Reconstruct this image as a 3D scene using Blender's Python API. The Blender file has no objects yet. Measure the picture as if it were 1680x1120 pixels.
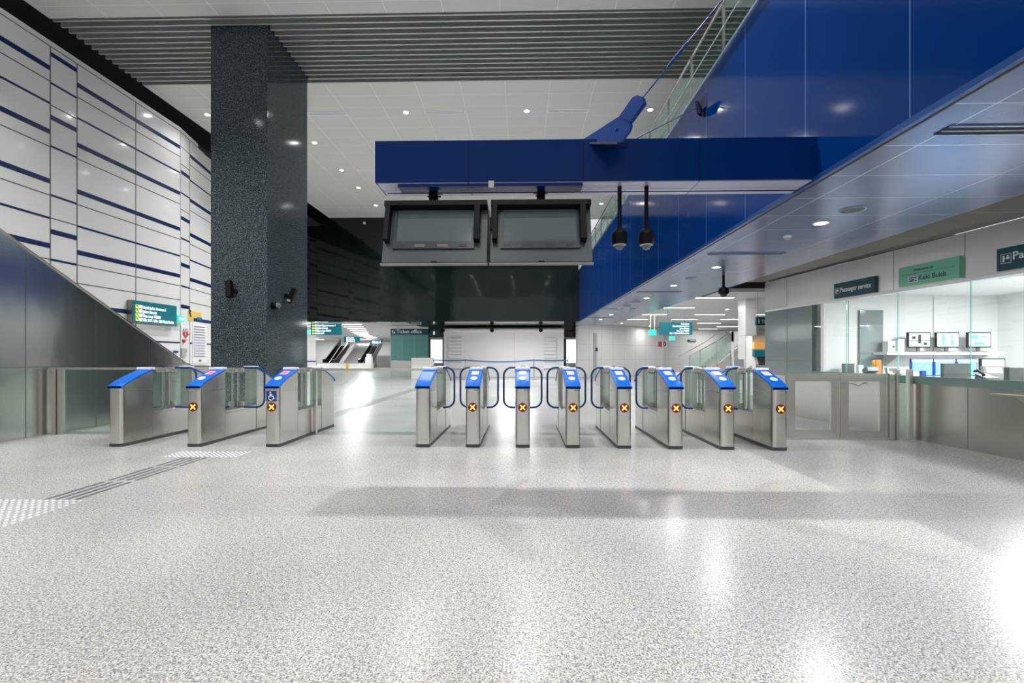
import bpy, bmesh, math, random
from mathutils import Vector, Matrix
random.seed(7)
S = bpy.context.scene
C = S.collection
# ------------------------------------------------------------------ camera
F = 770.0; TH = math.atan(17 / F); H = 1.4; HY = 583.0
cam_d = bpy.data.cameras.new('camera'); cam = bpy.data.objects.new('camera', cam_d); C.objects.link(cam)
cam_d.sensor_width = 36; cam_d.lens = F / 1680 * 36
cam_d.shift_y = (HY - 560) / 1680.0
cam.location = (0, 0, H); cam.rotation_euler = (math.pi / 2, 0, TH)
cam_d.clip_end = 300
S.camera = cam
# ------------------------------------------------------------------ world, exposure
w = bpy.data.worlds.new('world'); S.world = w; w.use_nodes = True
w.node_tree.nodes['Background'].inputs[0].default_value = (0.93, 0.97, 1.0, 1)
w.node_tree.nodes['Background'].inputs[1].default_value = 0.6
S.view_settings.view_transform = 'Standard'; S.view_settings.look = 'None'
S.view_settings.gamma = 1.0; S.view_settings.use_curve_mapping = False
S.view_settings.exposure = 0.37
P_HALL = 85; P_FRONT = 170; P_SOFFIT = 26; P_STRIP = 42; P_ROOM = 120; E_STRIP = 8
c_, s_ = math.cos(TH), math.sin(TH)


def ray(px, py):
    u = (px - 840) / F; v = (HY - py) / F
    return Vector((u * c_ - s_, u * s_ + c_, v))
O = Vector((0, 0, H))
def aY(px, py, y): r = ray(px, py); return O + r * (y / r.y)
def aX(px, py, x): r = ray(px, py); return O + r * (x / r.x)
def aZ(px, py, z=0.0): r = ray(px, py); return O + r * ((z - H) / r.z)
def pX(px, y): return aY(px, 583, y).x
def pZ(py, px, y): return aY(px, py, y).z

# ------------------------------------------------------------------ materials
def srgb(r, g, b):
    f = lambda v: (v / 255 / 12.92) if v / 255 <= 0.04045 else ((v / 255 + 0.055) / 1.055) ** 2.4
    return (f(r), f(g), f(b), 1)
MATS = {}
def mat(name, col, rough=.5, metal=0., spec=.5, emit=0., coat=0., ecol=None):
    m = bpy.data.materials.new(name); m.use_nodes = True
    b = m.node_tree.nodes['Principled BSDF']
    b.inputs['Base Color'].default_value = col if len(col) == 4 else (*col, 1)
    b.inputs['Roughness'].default_value = rough
    b.inputs['Metallic'].default_value = metal
    b.inputs['Specular IOR Level'].default_value = spec
    b.inputs['Coat Weight'].default_value = coat; b.inputs['Coat Roughness'].default_value = .05
    if emit:
        b.inputs['Emission Color'].default_value = ecol or b.inputs['Base Color'].default_value
        b.inputs['Emission Strength'].default_value = emit
    MATS[name] = m
    return m
class N:
    """small helper to write node trees"""
    def __init__(s, m): s.m = m; s.t = m.node_tree; s.b = s.t.nodes['Principled BSDF']
    def n(s, ty, **kw):
        x = s.t.nodes.new(ty)
        for k, v in kw.items(): setattr(x, k, v)
        return x
    def l(s, a, b): s.t.links.new(a, b)
    def math(s, op, a, b=None):
        x = s.n('ShaderNodeMath', operation=op)
        for i, v in enumerate((a, b)):
            if v is None: continue
            if isinstance(v, (int, float)): x.inputs[i].default_value = v
            else: s.l(v, x.inputs[i])
        return x.outputs[0]
    def pos(s):
        g = s.n('ShaderNodeNewGeometry'); q = s.n('ShaderNodeSeparateXYZ'); s.l(g.outputs['Position'], q.inputs[0])
        return g.outputs['Position'], q.outputs
    def noise(s, vec, scale, detail=2, stretch=(1, 1, 1), rough=.5):
        mp = s.n('ShaderNodeMapping'); mp.inputs['Scale'].default_value = stretch; s.l(vec, mp.inputs[0])
        x = s.n('ShaderNodeTexNoise'); x.inputs['Scale'].default_value = scale; x.inputs['Detail'].default_value = detail
        x.inputs['Roughness'].default_value = rough
        s.l(mp.outputs[0], x.inputs['Vector']); return x.outputs['Fac']
    def ramp(s, fac, stops):
        x = s.n('ShaderNodeValToRGB'); e = x.color_ramp.elements
        while len(e) < len(stops): e.new(.5)
        for i, (p, c) in enumerate(stops): e[i].position = p; e[i].color = c if len(c) == 4 else (*c, 1)
        s.l(fac, x.inputs[0]); return x.outputs[0]
    def mix(s, fac, a, b, bt='MIX'):
        x = s.n('ShaderNodeMix', data_type='RGBA', blend_type=bt)
        for i, v in ((0, fac), (6, a), (7, b)):
            if isinstance(v, (int, float)): x.inputs[i].default_value = v
            elif isinstance(v, tuple): x.inputs[i].default_value = v if len(v) == 4 else (*v, 1)
            else: s.l(v, x.inputs[i])
        return x.outputs[2]
    def seam(s, c, off, sp, w):
        """1 on a joint line of width w every sp metres"""
        a = s.math('SUBTRACT', c, off - w / 2); a = s.math('DIVIDE', a, sp); a = s.math('FRACT', a)
        return s.math('LESS_THAN', a, w / sp)
    def bump(s, h, strength, dist=.01):
        x = s.n('ShaderNodeBump'); x.inputs['Strength'].default_value = strength; x.inputs['Distance'].default_value = dist
        s.l(h, x.inputs['Height']); s.l(x.outputs[0], s.b.inputs['Normal'])

def granite_floor():
    m = mat('floor_granite', (.6, .6, .6), .22, 0, .5); k = N(m); P, q = k.pos()
    f1 = k.noise(P, 105, 2, rough=.7)
    f2 = k.noise(P, 48, 2)
    c = k.ramp(f1, [(.34, (.10, .10, .105)), (.44, (.27, .27, .27)), (.51, (.44, .435, .425)), (.64, (.62, .615, .60))])
    f3 = k.noise(P, 34, 3, rough=.8)
    c = k.mix(1.0, c, k.ramp(f3, [(.38, (.60, .60, .61)), (.50, (.93, .93, .93)), (.62, (1.0, 1.0, 1.0))]), 'MULTIPLY')
    tint = k.ramp(f2, [(.45, (1, 1, 1)), (.72, (.99, .93, .86))])
    c = k.mix(1.0, c, tint, 'MULTIPLY')
    big = k.noise(P, .55, 4)
    c = k.mix(1.0, c, k.ramp(big, [(.35, (.80, .80, .81)), (.62, (1, 1, 1))]), 'MULTIPLY')
    sm = k.math('MAXIMUM', k.seam(q[0], .35, .69, .004), k.seam(q[1], .33, .69, .004))
    c = k.mix(k.math('MULTIPLY', sm, .16), c, (.35, .35, .35))
    k.l(c, k.b.inputs['Base Color'])
    r = k.math('ADD', k.math('MULTIPLY', k.noise(P, 2, 3), .05), .22)
    k.l(r, k.b.inputs['Roughness'])
    return m
def steel(name, col=(.60, .585, .55), rough=.26, wav=0., vertical=True, seams=None):
    m = mat(name, col, rough, 1.0); k = N(m); P, q = k.pos()
    st = (1, 1, .012) if vertical else (.02, .02, 1)
    f = k.noise(P, 160, 2, st)
    r = k.math('ADD', k.math('MULTIPLY', f, .03), rough - .015); k.l(r, k.b.inputs['Roughness'])
    c = k.mix(f, tuple(x * .97 for x in col), tuple(min(1, x * 1.03) for x in col))
    if seams:
        for (ax, off, sp, wd) in seams: c = k.mix(k.seam(q[ax], off, sp, wd), c, (.22, .22, .21))
    k.l(c, k.b.inputs['Base Color'])
    if wav:
        k.bump(k.noise(P, 1.3, 2, (1, 1, .5)), wav, .03)
    return m
def tiled(name, col, rough, seams, scol, metal=0, spec=.5, coat=0, speck=None, mott=None, wav=0):
    m = mat(name, col, rough, metal, spec, coat=coat); k = N(m); P, q = k.pos()
    c = (*col[:3], 1)
    if speck:
        c = k.ramp(k.noise(P, speck[0], 2, rough=.7), speck[1])
    if mott:
        c = k.mix(1.0, c, k.ramp(k.noise(P, mott[0], 3), [(.3, (mott[1],) * 3), (.7, (1, 1, 1))]), 'MULTIPLY')
    for (ax, off, sp, wd) in seams: c = k.mix(k.seam(q[ax], off, sp, wd), c, scol)
    if not isinstance(c, tuple): k.l(c, k.b.inputs['Base Color'])
    if wav: k.bump(k.noise(P, 1.1, 2), wav, .02)
    return m
def glass(name, tint=(.86, .95, .93), refl=1.0):
    m = bpy.data.materials.new(name); m.use_nodes = True; t = m.node_tree; t.nodes.clear()
    o = t.nodes.new('ShaderNodeOutputMaterial'); mx = t.nodes.new('ShaderNodeMixShader')
    tr = t.nodes.new('ShaderNodeBsdfTransparent'); gl = t.nodes.new('ShaderNodeBsdfGlossy'); fr = t.nodes.new('ShaderNodeLayerWeight')
    tr.inputs[0].default_value = (*tint, 1); gl.inputs['Roughness'].default_value = .02; gl.inputs[0].default_value = (.9, 1, .98, 1)
    pw = t.nodes.new('ShaderNodeMath'); pw.operation = 'POWER'; pw.inputs[1].default_value = 5
    mu = t.nodes.new('ShaderNodeMath'); mu.operation = 'MULTIPLY_ADD'; mu.inputs[1].default_value = .7 * refl; mu.inputs[2].default_value = .035 * refl
    t.links.new(fr.outputs['Facing'], pw.inputs[0]); t.links.new(pw.outputs[0], mu.inputs[0]); t.links.new(mu.outputs[0], mx.inputs[0])
    t.links.new(tr.outputs[0], mx.inputs[1]); t.links.new(gl.outputs[0], mx.inputs[2]); t.links.new(mx.outputs[0], o.inputs[0])
    MATS[name] = m; return m

granite_floor()
tiled('ceiling_panel', (.70, .71, .68), .45, [(0, -.49, 1.26, .022), (1, 13.0, .643, .014)], (.88, .89, .86))
tiled('front_ceiling_panel', (.66, .67, .64), .45, [(0, -.49, 1.26, .022), (1, 10.0, 2.8, .014)], (.86, .86, .84))
mat('baffle_metal', (.46, .50, .45), .35, .3)
mat('void_black', (.012, .018, .016), .8)
tiled('dark_wall', (.005, .011, .010), .06, [(0, .3, 1.3, .012), (2, .25, .65, .009)], (.002, .004, .004), spec=.4, mott=(.8, .6), wav=.25)
tiled('pillar_granite', (.05, .05, .06), .10, [(2, .35, 1.45, .006)], (.02, .025, .03), spec=.18,
      speck=(60, [(.38, (.008, .014, .017)), (.50, (.030, .041, .048)), (.58, (.08, .097, .11)), (.70, (.30, .35, .39))]))
mat('white_panel', (.86, .865, .85), .14, 0, .5, coat=.3)
tiled('white_wall_tiles', (.74, .74, .72), .22, [(2, .1, 1.02, .012), (0, 3.5, .93, .012)], (.42, .43, .42))
mat('white_paint', (.84, .85, .84), .5)
mat('stripe_blue', (.008, .02, .10), .3)
mat('joint_grey', (.09, .09, .10), .6)
tiled('blue_panel', (.0, .028, .16), .10, [(1, 3.8, 1.38, .010)], (.11, .2, .42), spec=.2, mott=(.5, .8), wav=.12)
tiled('blue_beam', (.0, .017, .105), .25, [(0, -.575, 1.22, .012)], (.002, .008, .05), spec=.15)
tiled('beam_under', (.42, .43, .58), .3, [(1, 5.2, 9, .014), (0, -.575, 2.44, .012)], (.06, .07, .2), metal=.3)
mat('blue_metal', (.0, .032, .2), .3, 0, .25)
mat('dark_blue', (.001, .006, .05), .5)
tiled('soffit_panel', (.14, .18, .33), .24, [(1, 3.5, .69, .010), (0, 3.46, 1.38, .012)], (.55, .6, .75), metal=.55, wav=.15)
mat('edge_blue', (.03, .09, .30), .25, .5)
mat('edge_trim', (.32, .42, .62), .25, .6)
tiled('olive_strip', (.06, .06, .045), .35, [(1, 3.5, 1.38, .01)], (.3, .3, .26), metal=.5)
steel('steel', rough=.25)
steel('steel_wall', (.60, .59, .56), .25, wav=.35)
steel('steel_cladding', (.60, .60, .56), .22, wav=.5)
steel('steel_header', (.72, .70, .665), .36, wav=.15)
steel('steel_dark', (.26, .26, .25), .35)
mat('kick', (.06, .06, .06), .5)
mat('lid_blue', (.0, .085, .42), .35, 0, .2, coat=.0)
mat('tube_blue', (.003, .035, .16), .3, .2)
mat('cap_white', (.75, .77, .86), .3)
mat('screen_pink', (.75, .5, .52), .4, emit=.3, ecol=(1, .5, .55, 1))
mat('screen_red', (.7, .2, .2), .4, emit=.3, ecol=(1, .22, .2, 1))
mat('reader_white', (.62, .75, .78), .4)
mat('indicator', (.10, .012, .006), .3)
mat('orange_glow', (1, .45, .12), .4, emit=2.2, ecol=(1, .24, .04, 1))
mat('plate_blue', (.01, .045, .19), .4)
mat('white_mark', (.9, .92, .95), .5)
mat('grey_mark', (.12, .12, .12), .5)
mat('black', (.003, .003, .0035), .5, 0, .15)
mat('lip_grey', (.2, .21, .2), .4)
mat('black_gloss', (.006, .007, .008), .08)
mat('grey_plastic', (.042, .058, .066), .35)
mat('grey_bezel', (.018, .025, .028), .3)
mat('screen_off', (.10, .13, .14), .12)
mat('tag_light', (.13, .13, .12), .4); mat('tag_dark', (.004, .005, .006), .4)
glass('glass_clear', (.965, .99, .985)); glass('glass_green', (.88, .96, .925)); glass('glass_balustrade', (.84, .93, .89), 1.2)
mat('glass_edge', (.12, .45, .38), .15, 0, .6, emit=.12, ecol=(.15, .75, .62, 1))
mat('teal_sign', (.003, .065, .085), .35)
mat('teal_lit', (.004, .11, .14), .3, emit=.35, ecol=(.004, .16, .22, 1))
mat('sign_text', (.9, .93, .93), .5); mat('sign_glow', (.9, 1, 1), .5, emit=2.2)
mat('arrow_yellow', (.6, .8, .05), .5, emit=.9)
mat('green_sign', (.20, .55, .38), .4); mat('green_text', (.003, .07, .08), .4)
mat('badge_blue', (.01, .05, .22), .4)
mat('exit_green', (.02, .7, .45), .4, emit=.6, ecol=(.05, .85, .62, 1))
mat('lamp', (1, 1, 1), .5, emit=60, ecol=(1, .99, .95, 1))
mat('strip', (1, 1, 1), .5, emit=E_STRIP, ecol=(1, 1, 1, 1))
mat('panel_lit', (1, 1, 1), .5, emit=1.9, ecol=(.8, 1, 1, 1))
mat('teal_glass', (.10, .30, .29), .12, 0, .6)
mat('door_grey', (.24, .285, .29), .10, 0, .7)
mat('slot_black', (.006, .006, .006), .6)
mat('lens_dark', (.04, .04, .04), .2)
mat('sticker_yellow', (.85, .58, .12), .5)
mat('red', (.55, .02, .03), .4)
mat('grey_box', (.42, .42, .40), .5)
mat('yellow', (.95, .6, .02), .5)
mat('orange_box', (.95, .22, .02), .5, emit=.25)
mat('canvas', (.80, .785, .79), .6)
mat('ribbon', (.005, .07, .22), .5)
mat('tactile', (.16, .16, .18), .35, .5); mat('tactile_stud', (.52, .52, .53), .3)
mat('screen_blue', (.1, .4, .8), .3, emit=.75, ecol=(.15, .45, .9, 1)); mat('screen_cam', (.6, .7, .8), .3, emit=.5, ecol=(.62, .80, .92, 1))
mat('screen_white', (.75, .85, .9), .3, emit=.6)
mat('console_grey', (.12, .13, .13), .4); mat('paper', (.85, .85, .84), .6); mat('blue_item', (.01, .05, .4), .4)
mat('counter_glass', (.17, .245, .225), .12, 0, .6)
mat('concourse_ceiling', (.66, .67, .66), .5)
mat('escalator_black', (.01, .01, .012), .2); mat('escalator_step', (.42, .42, .42), .4)
mat('poster', (.9, .45, .12), .5, emit=.4)

# ------------------------------------------------------------------ mesh helpers
class MB:
    def __init__(s, M=None): s.bm = bmesh.new(); s.M = M
    def _add(s, verts, faces):
        vs = [s.bm.verts.new(s.M @ Vector(v) if s.M else Vector(v)) for v in verts]
        out = []
        for f in faces:
            try: out.append(s.bm.faces.new([vs[i] for i in f]))
            except ValueError: pass
        return vs, out
    def box(s, x0, x1, y0, y1, z0, z1, bev=0.):
        v = [(x, y, z) for x in (x0, x1) for y in (y0, y1) for z in (z0, z1)]
        f = [(0, 1, 3, 2), (4, 6, 7, 5), (0, 4, 5, 1), (2, 3, 7, 6), (0, 2, 6, 4), (1, 5, 7, 3)]
        vs, fs = s._add(v, f)
        if bev:
            es = {e for q in fs for e in q.edges}
            bmesh.ops.bevel(s.bm, geom=list(es), offset=bev, segments=2, affect='EDGES', profile=.6)
        return s
    def prism(s, pts, d0, d1, axis='x'):
        """polygon (two coords) swept along an axis: x -> pts are (y,z); y -> (x,z); z -> (x,y)"""
        def mk(p, d): return {'x': (d, p[0], p[1]), 'y': (p[0], d, p[1]), 'z': (p[0], p[1], d)}[axis]
        n = len(pts); v = [mk(p, d0) for p in pts] + [mk(p, d1) for p in pts]
        f = [tuple(range(n)), tuple(range(2 * n - 1, n - 1, -1))] + [(i, i + n, (i + 1) % n + n, (i + 1) % n) for i in range(n)]
        s._add(v, f); return s
    def cyl(s, p0, p1, r, seg=12, r1=None, caps=True):
        p0, p1 = Vector(p0), Vector(p1); d = (p1 - p0).normalized()
        a = d.orthogonal().normalized(); b = d.cross(a); r1 = r if r1 is None else r1
        v = [p0 + (a * math.cos(t) + b * math.sin(t)) * r for t in [2 * math.pi * i / seg for i in range(seg)]] + \
            [p1 + (a * math.cos(t) + b * math.sin(t)) * r1 for t in [2 * math.pi * i / seg for i in range(seg)]]
        f = [(i, (i + 1) % seg, (i + 1) % seg + seg, i + seg) for i in range(seg)]
        if caps: f += [tuple(range(seg - 1, -1, -1)), tuple(range(seg, 2 * seg))]
        s._add(v, f); return s
    def tube(s, pts, r, seg=8, closed=False):
        pts = [Vector(p) for p in pts]; n = len(pts); rings = []; up = None
        for i, p in enumerate(pts):
            a = pts[i - 1] if (i or closed) else pts[i]; b = pts[(i + 1) % n] if (i < n - 1 or closed) else pts[i]
            d = (b - a).normalized()
            if up is None: up = d.orthogonal().normalized()
            up = (up - d * up.dot(d)).normalized(); q = d.cross(up)
            rings.append([p + (up * math.cos(t) + q * math.sin(t)) * r for t in [2 * math.pi * k / seg for k in range(seg)]])
        v = [x for g in rings for x in g]; f = []
        for i in range(n if closed else n - 1):
            j = (i + 1) % n
            f += [(i * seg + k, i * seg + (k + 1) % seg, j * seg + (k + 1) % seg, j * seg + k) for k in range(seg)]
        if not closed: f += [tuple(range(seg - 1, -1, -1)), tuple(range((n - 1) * seg, n * seg))]
        s._add(v, f); return s
    def lathe(s, prof, c=(0, 0, 0), seg=24):
        c = Vector(c); v = []; f = []; n = len(prof)
        for k in range(seg):
            t = 2 * math.pi * k / seg
            v += [c + Vector((r * math.cos(t), r * math.sin(t), z)) for r, z in prof]
        for k in range(seg):
            j = (k + 1) % seg
            f += [(k * n + i, j * n + i, j * n + i + 1, k * n + i + 1) for i in range(n - 1)]
        vs, fs = s._add(v, f); bmesh.ops.remove_doubles(s.bm, verts=vs, dist=1e-5); return s
    def quad(s, *p): s._add(p, [tuple(range(len(p)))]); return s
    def disc(s, c, n, r, th, seg=24, sx=1.):
        c = Vector(c); n = Vector(n).normalized(); s.cyl(c, c + n * th, r, seg); return s
    def build(s, name, m, parent=None, smooth=False, world=False):
        bm = s.bm
        bmesh.ops.recalc_face_normals(bm, faces=bm.faces)
        me = bpy.data.meshes.new(name)
        if parent is not None and not world:
            pass
        if parent is not None and world:
            off = wloc(parent); bmesh.ops.translate(bm, verts=bm.verts, vec=-off)
        bm.to_mesh(me); bm.free()
        me.materials.append(MATS[m])
        if smooth:
            for p in me.polygons: p.use_smooth = True
            try: me.set_sharp_from_angle(angle=math.radians(38))
            except Exception: pass
        o = bpy.data.objects.new(name, me); C.objects.link(o)
        if parent is not None: o.parent = parent
        return o
def wloc(o):
    v = Vector((0, 0, 0))
    while o is not None: v += o.location; o = o.parent
    return v
def thing(name, label, cat, loc=(0, 0, 0), rz=0, group=None):
    o = bpy.data.objects.new(name, None); C.objects.link(o); o.empty_display_size = .1
    o.location = loc; o.rotation_euler = (0, 0, rz); o['label'] = label; o['category'] = cat
    if group: o['group'] = group
    return o
def tag(o, label, cat, group=None, kind=None):
    o['label'] = label; o['category'] = cat
    if group: o['group'] = group
    if kind: o['kind'] = kind
    return o
def struct(o, label=None, cat=None):
    o['kind'] = 'structure'
    if label: o['label'] = label
    if cat: o['category'] = cat
    return o
def copy_tree(o, parent=None):
    c = o.copy(); C.objects.link(c)
    if parent is not None: c.parent = parent
    for ch in [x for x in o.children]: copy_tree(ch, c)
    return c
def text(s, size, m, parent, M, name='lettering', align='LEFT', ext=.001, sx=1.0):
    cu = bpy.data.curves.new('lettering', 'FONT'); cu.body = s; cu.size = size; cu.extrude = ext; cu.align_x = align; cu.resolution_u = 2
    cu.offset = size * .012
    t = bpy.data.objects.new('tmp', cu); C.objects.link(t)
    bpy.context.view_layer.update()
    me = bpy.data.meshes.new_from_object(t.evaluated_get(bpy.context.evaluated_depsgraph_get()))
    bpy.data.objects.remove(t)
    me.name = name
    off = wloc(parent)
    for v in me.vertices: v.co = (M @ Vector((v.co.x * sx, v.co.y, v.co.z))) - off
    me.materials.clear(); me.materials.append(MATS[m])
    o = bpy.data.objects.new(name, me); C.objects.link(o); o.parent = parent
    return o
def frame(o, xa, up, nn):
    """matrix with given origin and axes"""
    M = Matrix.Identity(4)
    for i, a in enumerate((Vector(xa).normalized(), Vector(up).normalized(), Vector(nn).normalized())):
        for r in range(3): M[r][i] = a[r]
    for r in range(3): M[r][3] = o[r]
    return M
def area(name, parent, loc, size, power, rot=(0, 0, 0), shape='DISK', sy=None, spread=180, col=(1, 1, 1)):
    l = bpy.data.lights.new(name, 'AREA'); l.shape = shape; l.size = size
    if sy: l.size_y = sy
    l.energy = power; l.spread = math.radians(spread); l.color = col
    o = bpy.data.objects.new(name, l); C.objects.link(o); o.location = loc; o.rotation_euler = rot
    if parent is not None: o.parent = parent
    return o

# ================================================================== SETTING
CZ = 9.0       # hall ceiling
SZ = 3.24      # soffit
BX = 3.08      # face of the blue wall
YD = 25.7      # face of the dark end wall
struct(MB().box(-45, 40, -9, 75, -.2, 0).build('floor', 'floor_granite'))
# ceilings
struct(MB().box(-10.67, 9, -9, 10.36, CZ, CZ + .12).build('ceiling', 'front_ceiling_panel'))
struct(MB().box(-10.67, 9, 12.97, 26.3, CZ, CZ + .12).build('ceiling', 'ceiling_panel'))
b = MB(); b.box(-13, 9.2, -9, 26.4, 9.75, 9.9)
b.box(-10.67, 9, 10.2, 10.35, 9.13, 9.75); b.box(-10.67, 9, 12.98, 13.1, 9.13, 9.75)
struct(b.build('ceiling', 'void_black'))
# baffles in the ceiling bay
PX0, PX1, PY0, PY1 = -7.22, -5.90, 10.72, 12.75
ords = ['first', 'second', 'third', 'fourth', 'fifth', 'sixth', 'seventh', 'eighth', 'ninth', 'tenth', 'eleventh', 'twelfth', 'thirteenth', 'fourteenth']
for side, (xa, xb) in (('left', (-10.67, PX0 - .02)), ('right', (PX1 + .02, 8.98))):
    for i in range(14):
        y = 10.42 + i * .194
        if y < PY0 - .03:
            if side == 'left': continue
            x0_ = -10.67
        else: x0_ = xa
        b = MB(); b.box(x0_, xb, y, y + .022, CZ, CZ + .16); b.box(x0_, xb, y, y + .05, CZ - .004, CZ + .012)
        o = b.build('ceiling_baffle', 'baffle_metal')
        if y < PY0 - .03: lb = 'long grey ceiling baffle blade passing before the pillar, %s from the front' % ords[i]
        else: lb = 'grey ceiling baffle blade %s of the granite pillar, %s from the front' % (side, ords[i])
        tag(o, lb, 'ceiling baffle', 'baffle blades in the slatted ceiling bay')
# left white wall
struct(MB().box(-11.2, -10.9, -9, 14.75, 0, 8.67).build('wall_left', 'white_panel'))
d2 = Vector((-.212, 1, 0)).normalized(); A2 = Vector((-10.9, 14.72, 0))
M2 = frame(A2, d2, (-d2.y, d2.x, 0), (0, 0, 1))
struct(MB(M2).box(0, 15.5, 0, .3, 0, 8.67).build('wall_left', 'white_panel'))
struct(MB().box(-16, -11.15, -9, 26.5, 8.55, 8.66).build('trim_1', 'void_black'))
# joints and blue stripes on the white wall
T, MED, TN = .115, .05, .022
big = [(8.03, T), (7.73, TN), (7.22, MED), (6.56, T), (6.22, TN), (5.42, T), (5.10, TN), (4.57, MED), (3.93, T), (3.62, TN), (3.17, TN), (2.61, T), (1.81, MED), (1.0, TN)]
nar = [(8.37, T * .9), (7.70, MED), (7.19, TN), (6.91, T), (6.24, MED), (5.11, MED), (4.58, TN), (4.27, T), (3.62, MED), (2.9, TN), (2.3, T), (1.5, MED), (.9, TN)]
nar2 = [(8.08, TN), (7.53, TN), (7.28, T), (6.61, MED), (6.08, TN), (5.81, T), (5.16, MED), (4.65, TN), (4.32, T), (3.63, MED), (2.98, T), (2.1, MED), (1.1, TN)]
def wall_lines(M, panels, xs):
    bb, jj = MB(M), MB(M)
    for (a, e, ls) in panels:
        for z, t in ls:
            (bb if t > .04 else jj).box(a + .012, e - .012, -.004, .01, z - t / 2, z + t / 2)
        jj.box(a - .011, a + .011, -.004, .01, 0.1, 8.67 - .12)
    jj.box(panels[0][0], panels[-1][1], -.004, .01, 8.67 - .14, 8.67 - .12)
    struct(bb.build('trim_2', 'stripe_blue')); struct(jj.build('trim_3', 'joint_grey'))
M1 = frame((-10.9, 0, 0), (0, 1, 0), (-1, 0, 0), (0, 0, 1))
seq = []; y = 10.6
panels = [(8.85, 10.6, big), (10.6, 11.25, nar), (11.25, 13.0, big), (13.0, 14.72, big)]
yy = 8.85
for k in range(4):
    panels.insert(0, (yy - .65, yy, nar)); yy -= .65
    panels.insert(0, (yy - 1.75, yy, big)); yy -= 1.75; panels.insert(0, (yy - 1.75, yy, big)); yy -= 1.75
wall_lines(M1, panels, None)
wall_lines(M2, [(0.01, .62, nar2), (.62, 2.4, big), (2.4, 4.15, big), (4.15, 4.8, nar2), (4.8, 6.5, big), (6.5, 8.3, big), (8.3, 9, nar), (9, 11.3, big)], None)
# blue mezzanine wall with its deck and soffit
struct(MB().box(BX, BX + .25, -9, 27.0, SZ + .03, 6.0).build('wall_right', 'blue_panel'))
struct(MB().box(BX + .26, 9, -9, 27.0, 5.55, 5.75).build('ceiling', 'void_black'))
b = MB(); b.box(BX - .03, BX + .28, -9, 27.0, 6.0, 6.04)
struct(b.build('trim_4', 'edge_trim'))
# soffit: inner edge drifts from 5.65 to 5.4
def soffx(y): return 5.72 - (y - 5) * .0175
struct(MB().prism([(BX + .06, -9), (soffx(-9), -9), (soffx(28), 28), (BX + .06, 28)], SZ, SZ + .1, 'z').build('ceiling', 'soffit_panel'))
b = MB(); b.box(BX - .03, BX + .015, -9, 27.0, SZ - .02, SZ + .03)
struct(b.build('trim_5', 'edge_blue'))
struct(MB().box(BX + .015, BX + .075, -9, 27.0, SZ - .004, SZ + .04).build('trim_6', 'slot_black'))
# right wall frame: s runs away from the camera, out = into the hall
RA = Vector((6.70, 6.0, 0)); RD = Vector((-.085, .9964, 0)).normalized(); RN = Vector((-RD.y, RD.x, 0))
MR = frame(RA, RD, RN * -1, (0, 0, 1))          # local x = s, local y = into the wall, z up
def atR(px, py, out=0.):
    r = ray(px, py); p0 = RA + RN * out; t = (p0 - O).dot(RN) / r.dot(RN); p = O + r * t
    return ((p - RA).dot(RD), p.z)
SE = atR(1255, 510)[0]     # far end of the steel block
S0 = -13.0
struct(MB(MR).box(S0, SE, 0, .14, 2.55, SZ - .005).build('wall_right', 'steel_header'))
jj = MB(MR)
for px in (1583, 1466, 1291):
    s0 = atR(px, 460)[0]; jj.box(s0 - .004, s0 + .004, -.003, .01, 2.55, SZ - .01)
for k in range(1, 6): jj.box(-k * 1.4 - .6, -k * 1.4 - .59, -.003, .01, 2.55, SZ - .01)
struct(jj.build('trim_7', 'steel_dark'))
struct(MB().prism([(soffx(-9) + .005, -9), (8.2, -9), (RA.x + .1 + .0, 6.0), ((RA + RD * SE).x + .1, (RA + RD * SE).y), (soffx(12.2) + .005, (RA + RD * SE).y)], SZ + .03, SZ + .1, 'z').build('ceiling', 'olive_strip'))
struct(MB(MR).box(S0, SE, -.0, .16, 2.50, 2.548).build('trim_8', 'white_paint'))
# lower steel wall and counter band of the service office
SC = atR(1500, 700)[0]
s_lo = MB(MR); s_lo.box(S0, SE, 0, .14, 0, .93)
struct(s_lo.build('wall_right', 'steel_wall'))
jj = MB(MR)
for px in (1588,):
    s0 = atR(px, 700)[0]; jj.box(s0 - .004, s0 + .004, -.003, .01, 0.02, .93)
struct(jj.build('trim_9', 'steel_dark'))
SG = atR(1332, 600)[0]     # grey panels from here on
o = MB(MR).box(S0, SG, -.03, .16, .93, 1.06).build('counter', 'counter_glass')
tag(o, 'long grey green glass faced counter band along the service office wall', 'counter')
# grey opaque panels at the far end of the office wall
gp = MB(MR); gp.box(SG, SE, 0.0, .12, .93, 2.50)
struct(gp.build('wall_right', 'door_grey'))
jj = MB(MR); sm = atR(1291, 600)[0]; jj.box(sm - .006, sm + .006, -.004, .01, .93, 2.5); jj.box(SG, SE, -.004, .01, 1.28, 1.29)
struct(jj.build('trim_10', 'steel_dark'))
# end return of the steel block (faces the back concourse)
pe = RA + RD * SE
struct(MB().box(pe.x + .02, 11.5, pe.y - .15, pe.y, 0, SZ + .5).build('wall_right', 'white_wall_tiles'))
# glass panes of the office, one pane each
cuts = [SG, atR(1386, 550)[0], atR(1470, 550)[0], atR(1589, 550)[0], atR(1677, 550)[0]]
while cuts[-1] > -9: cuts.append(cuts[-1] - 1.5)
for i in range(len(cuts) - 1):
    o = MB(MR).box(cuts[i + 1] + .004, cuts[i] - .004, .03, .042, 1.06, 2.50).build('window_%d' % (i + 1), 'glass_clear'); struct(o)
    e = MB(MR).box(cuts[i + 1] - .003, cuts[i + 1] + .003, .028, .044, 1.06, 2.50).build('pane_edge', 'glass_edge', o)
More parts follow.
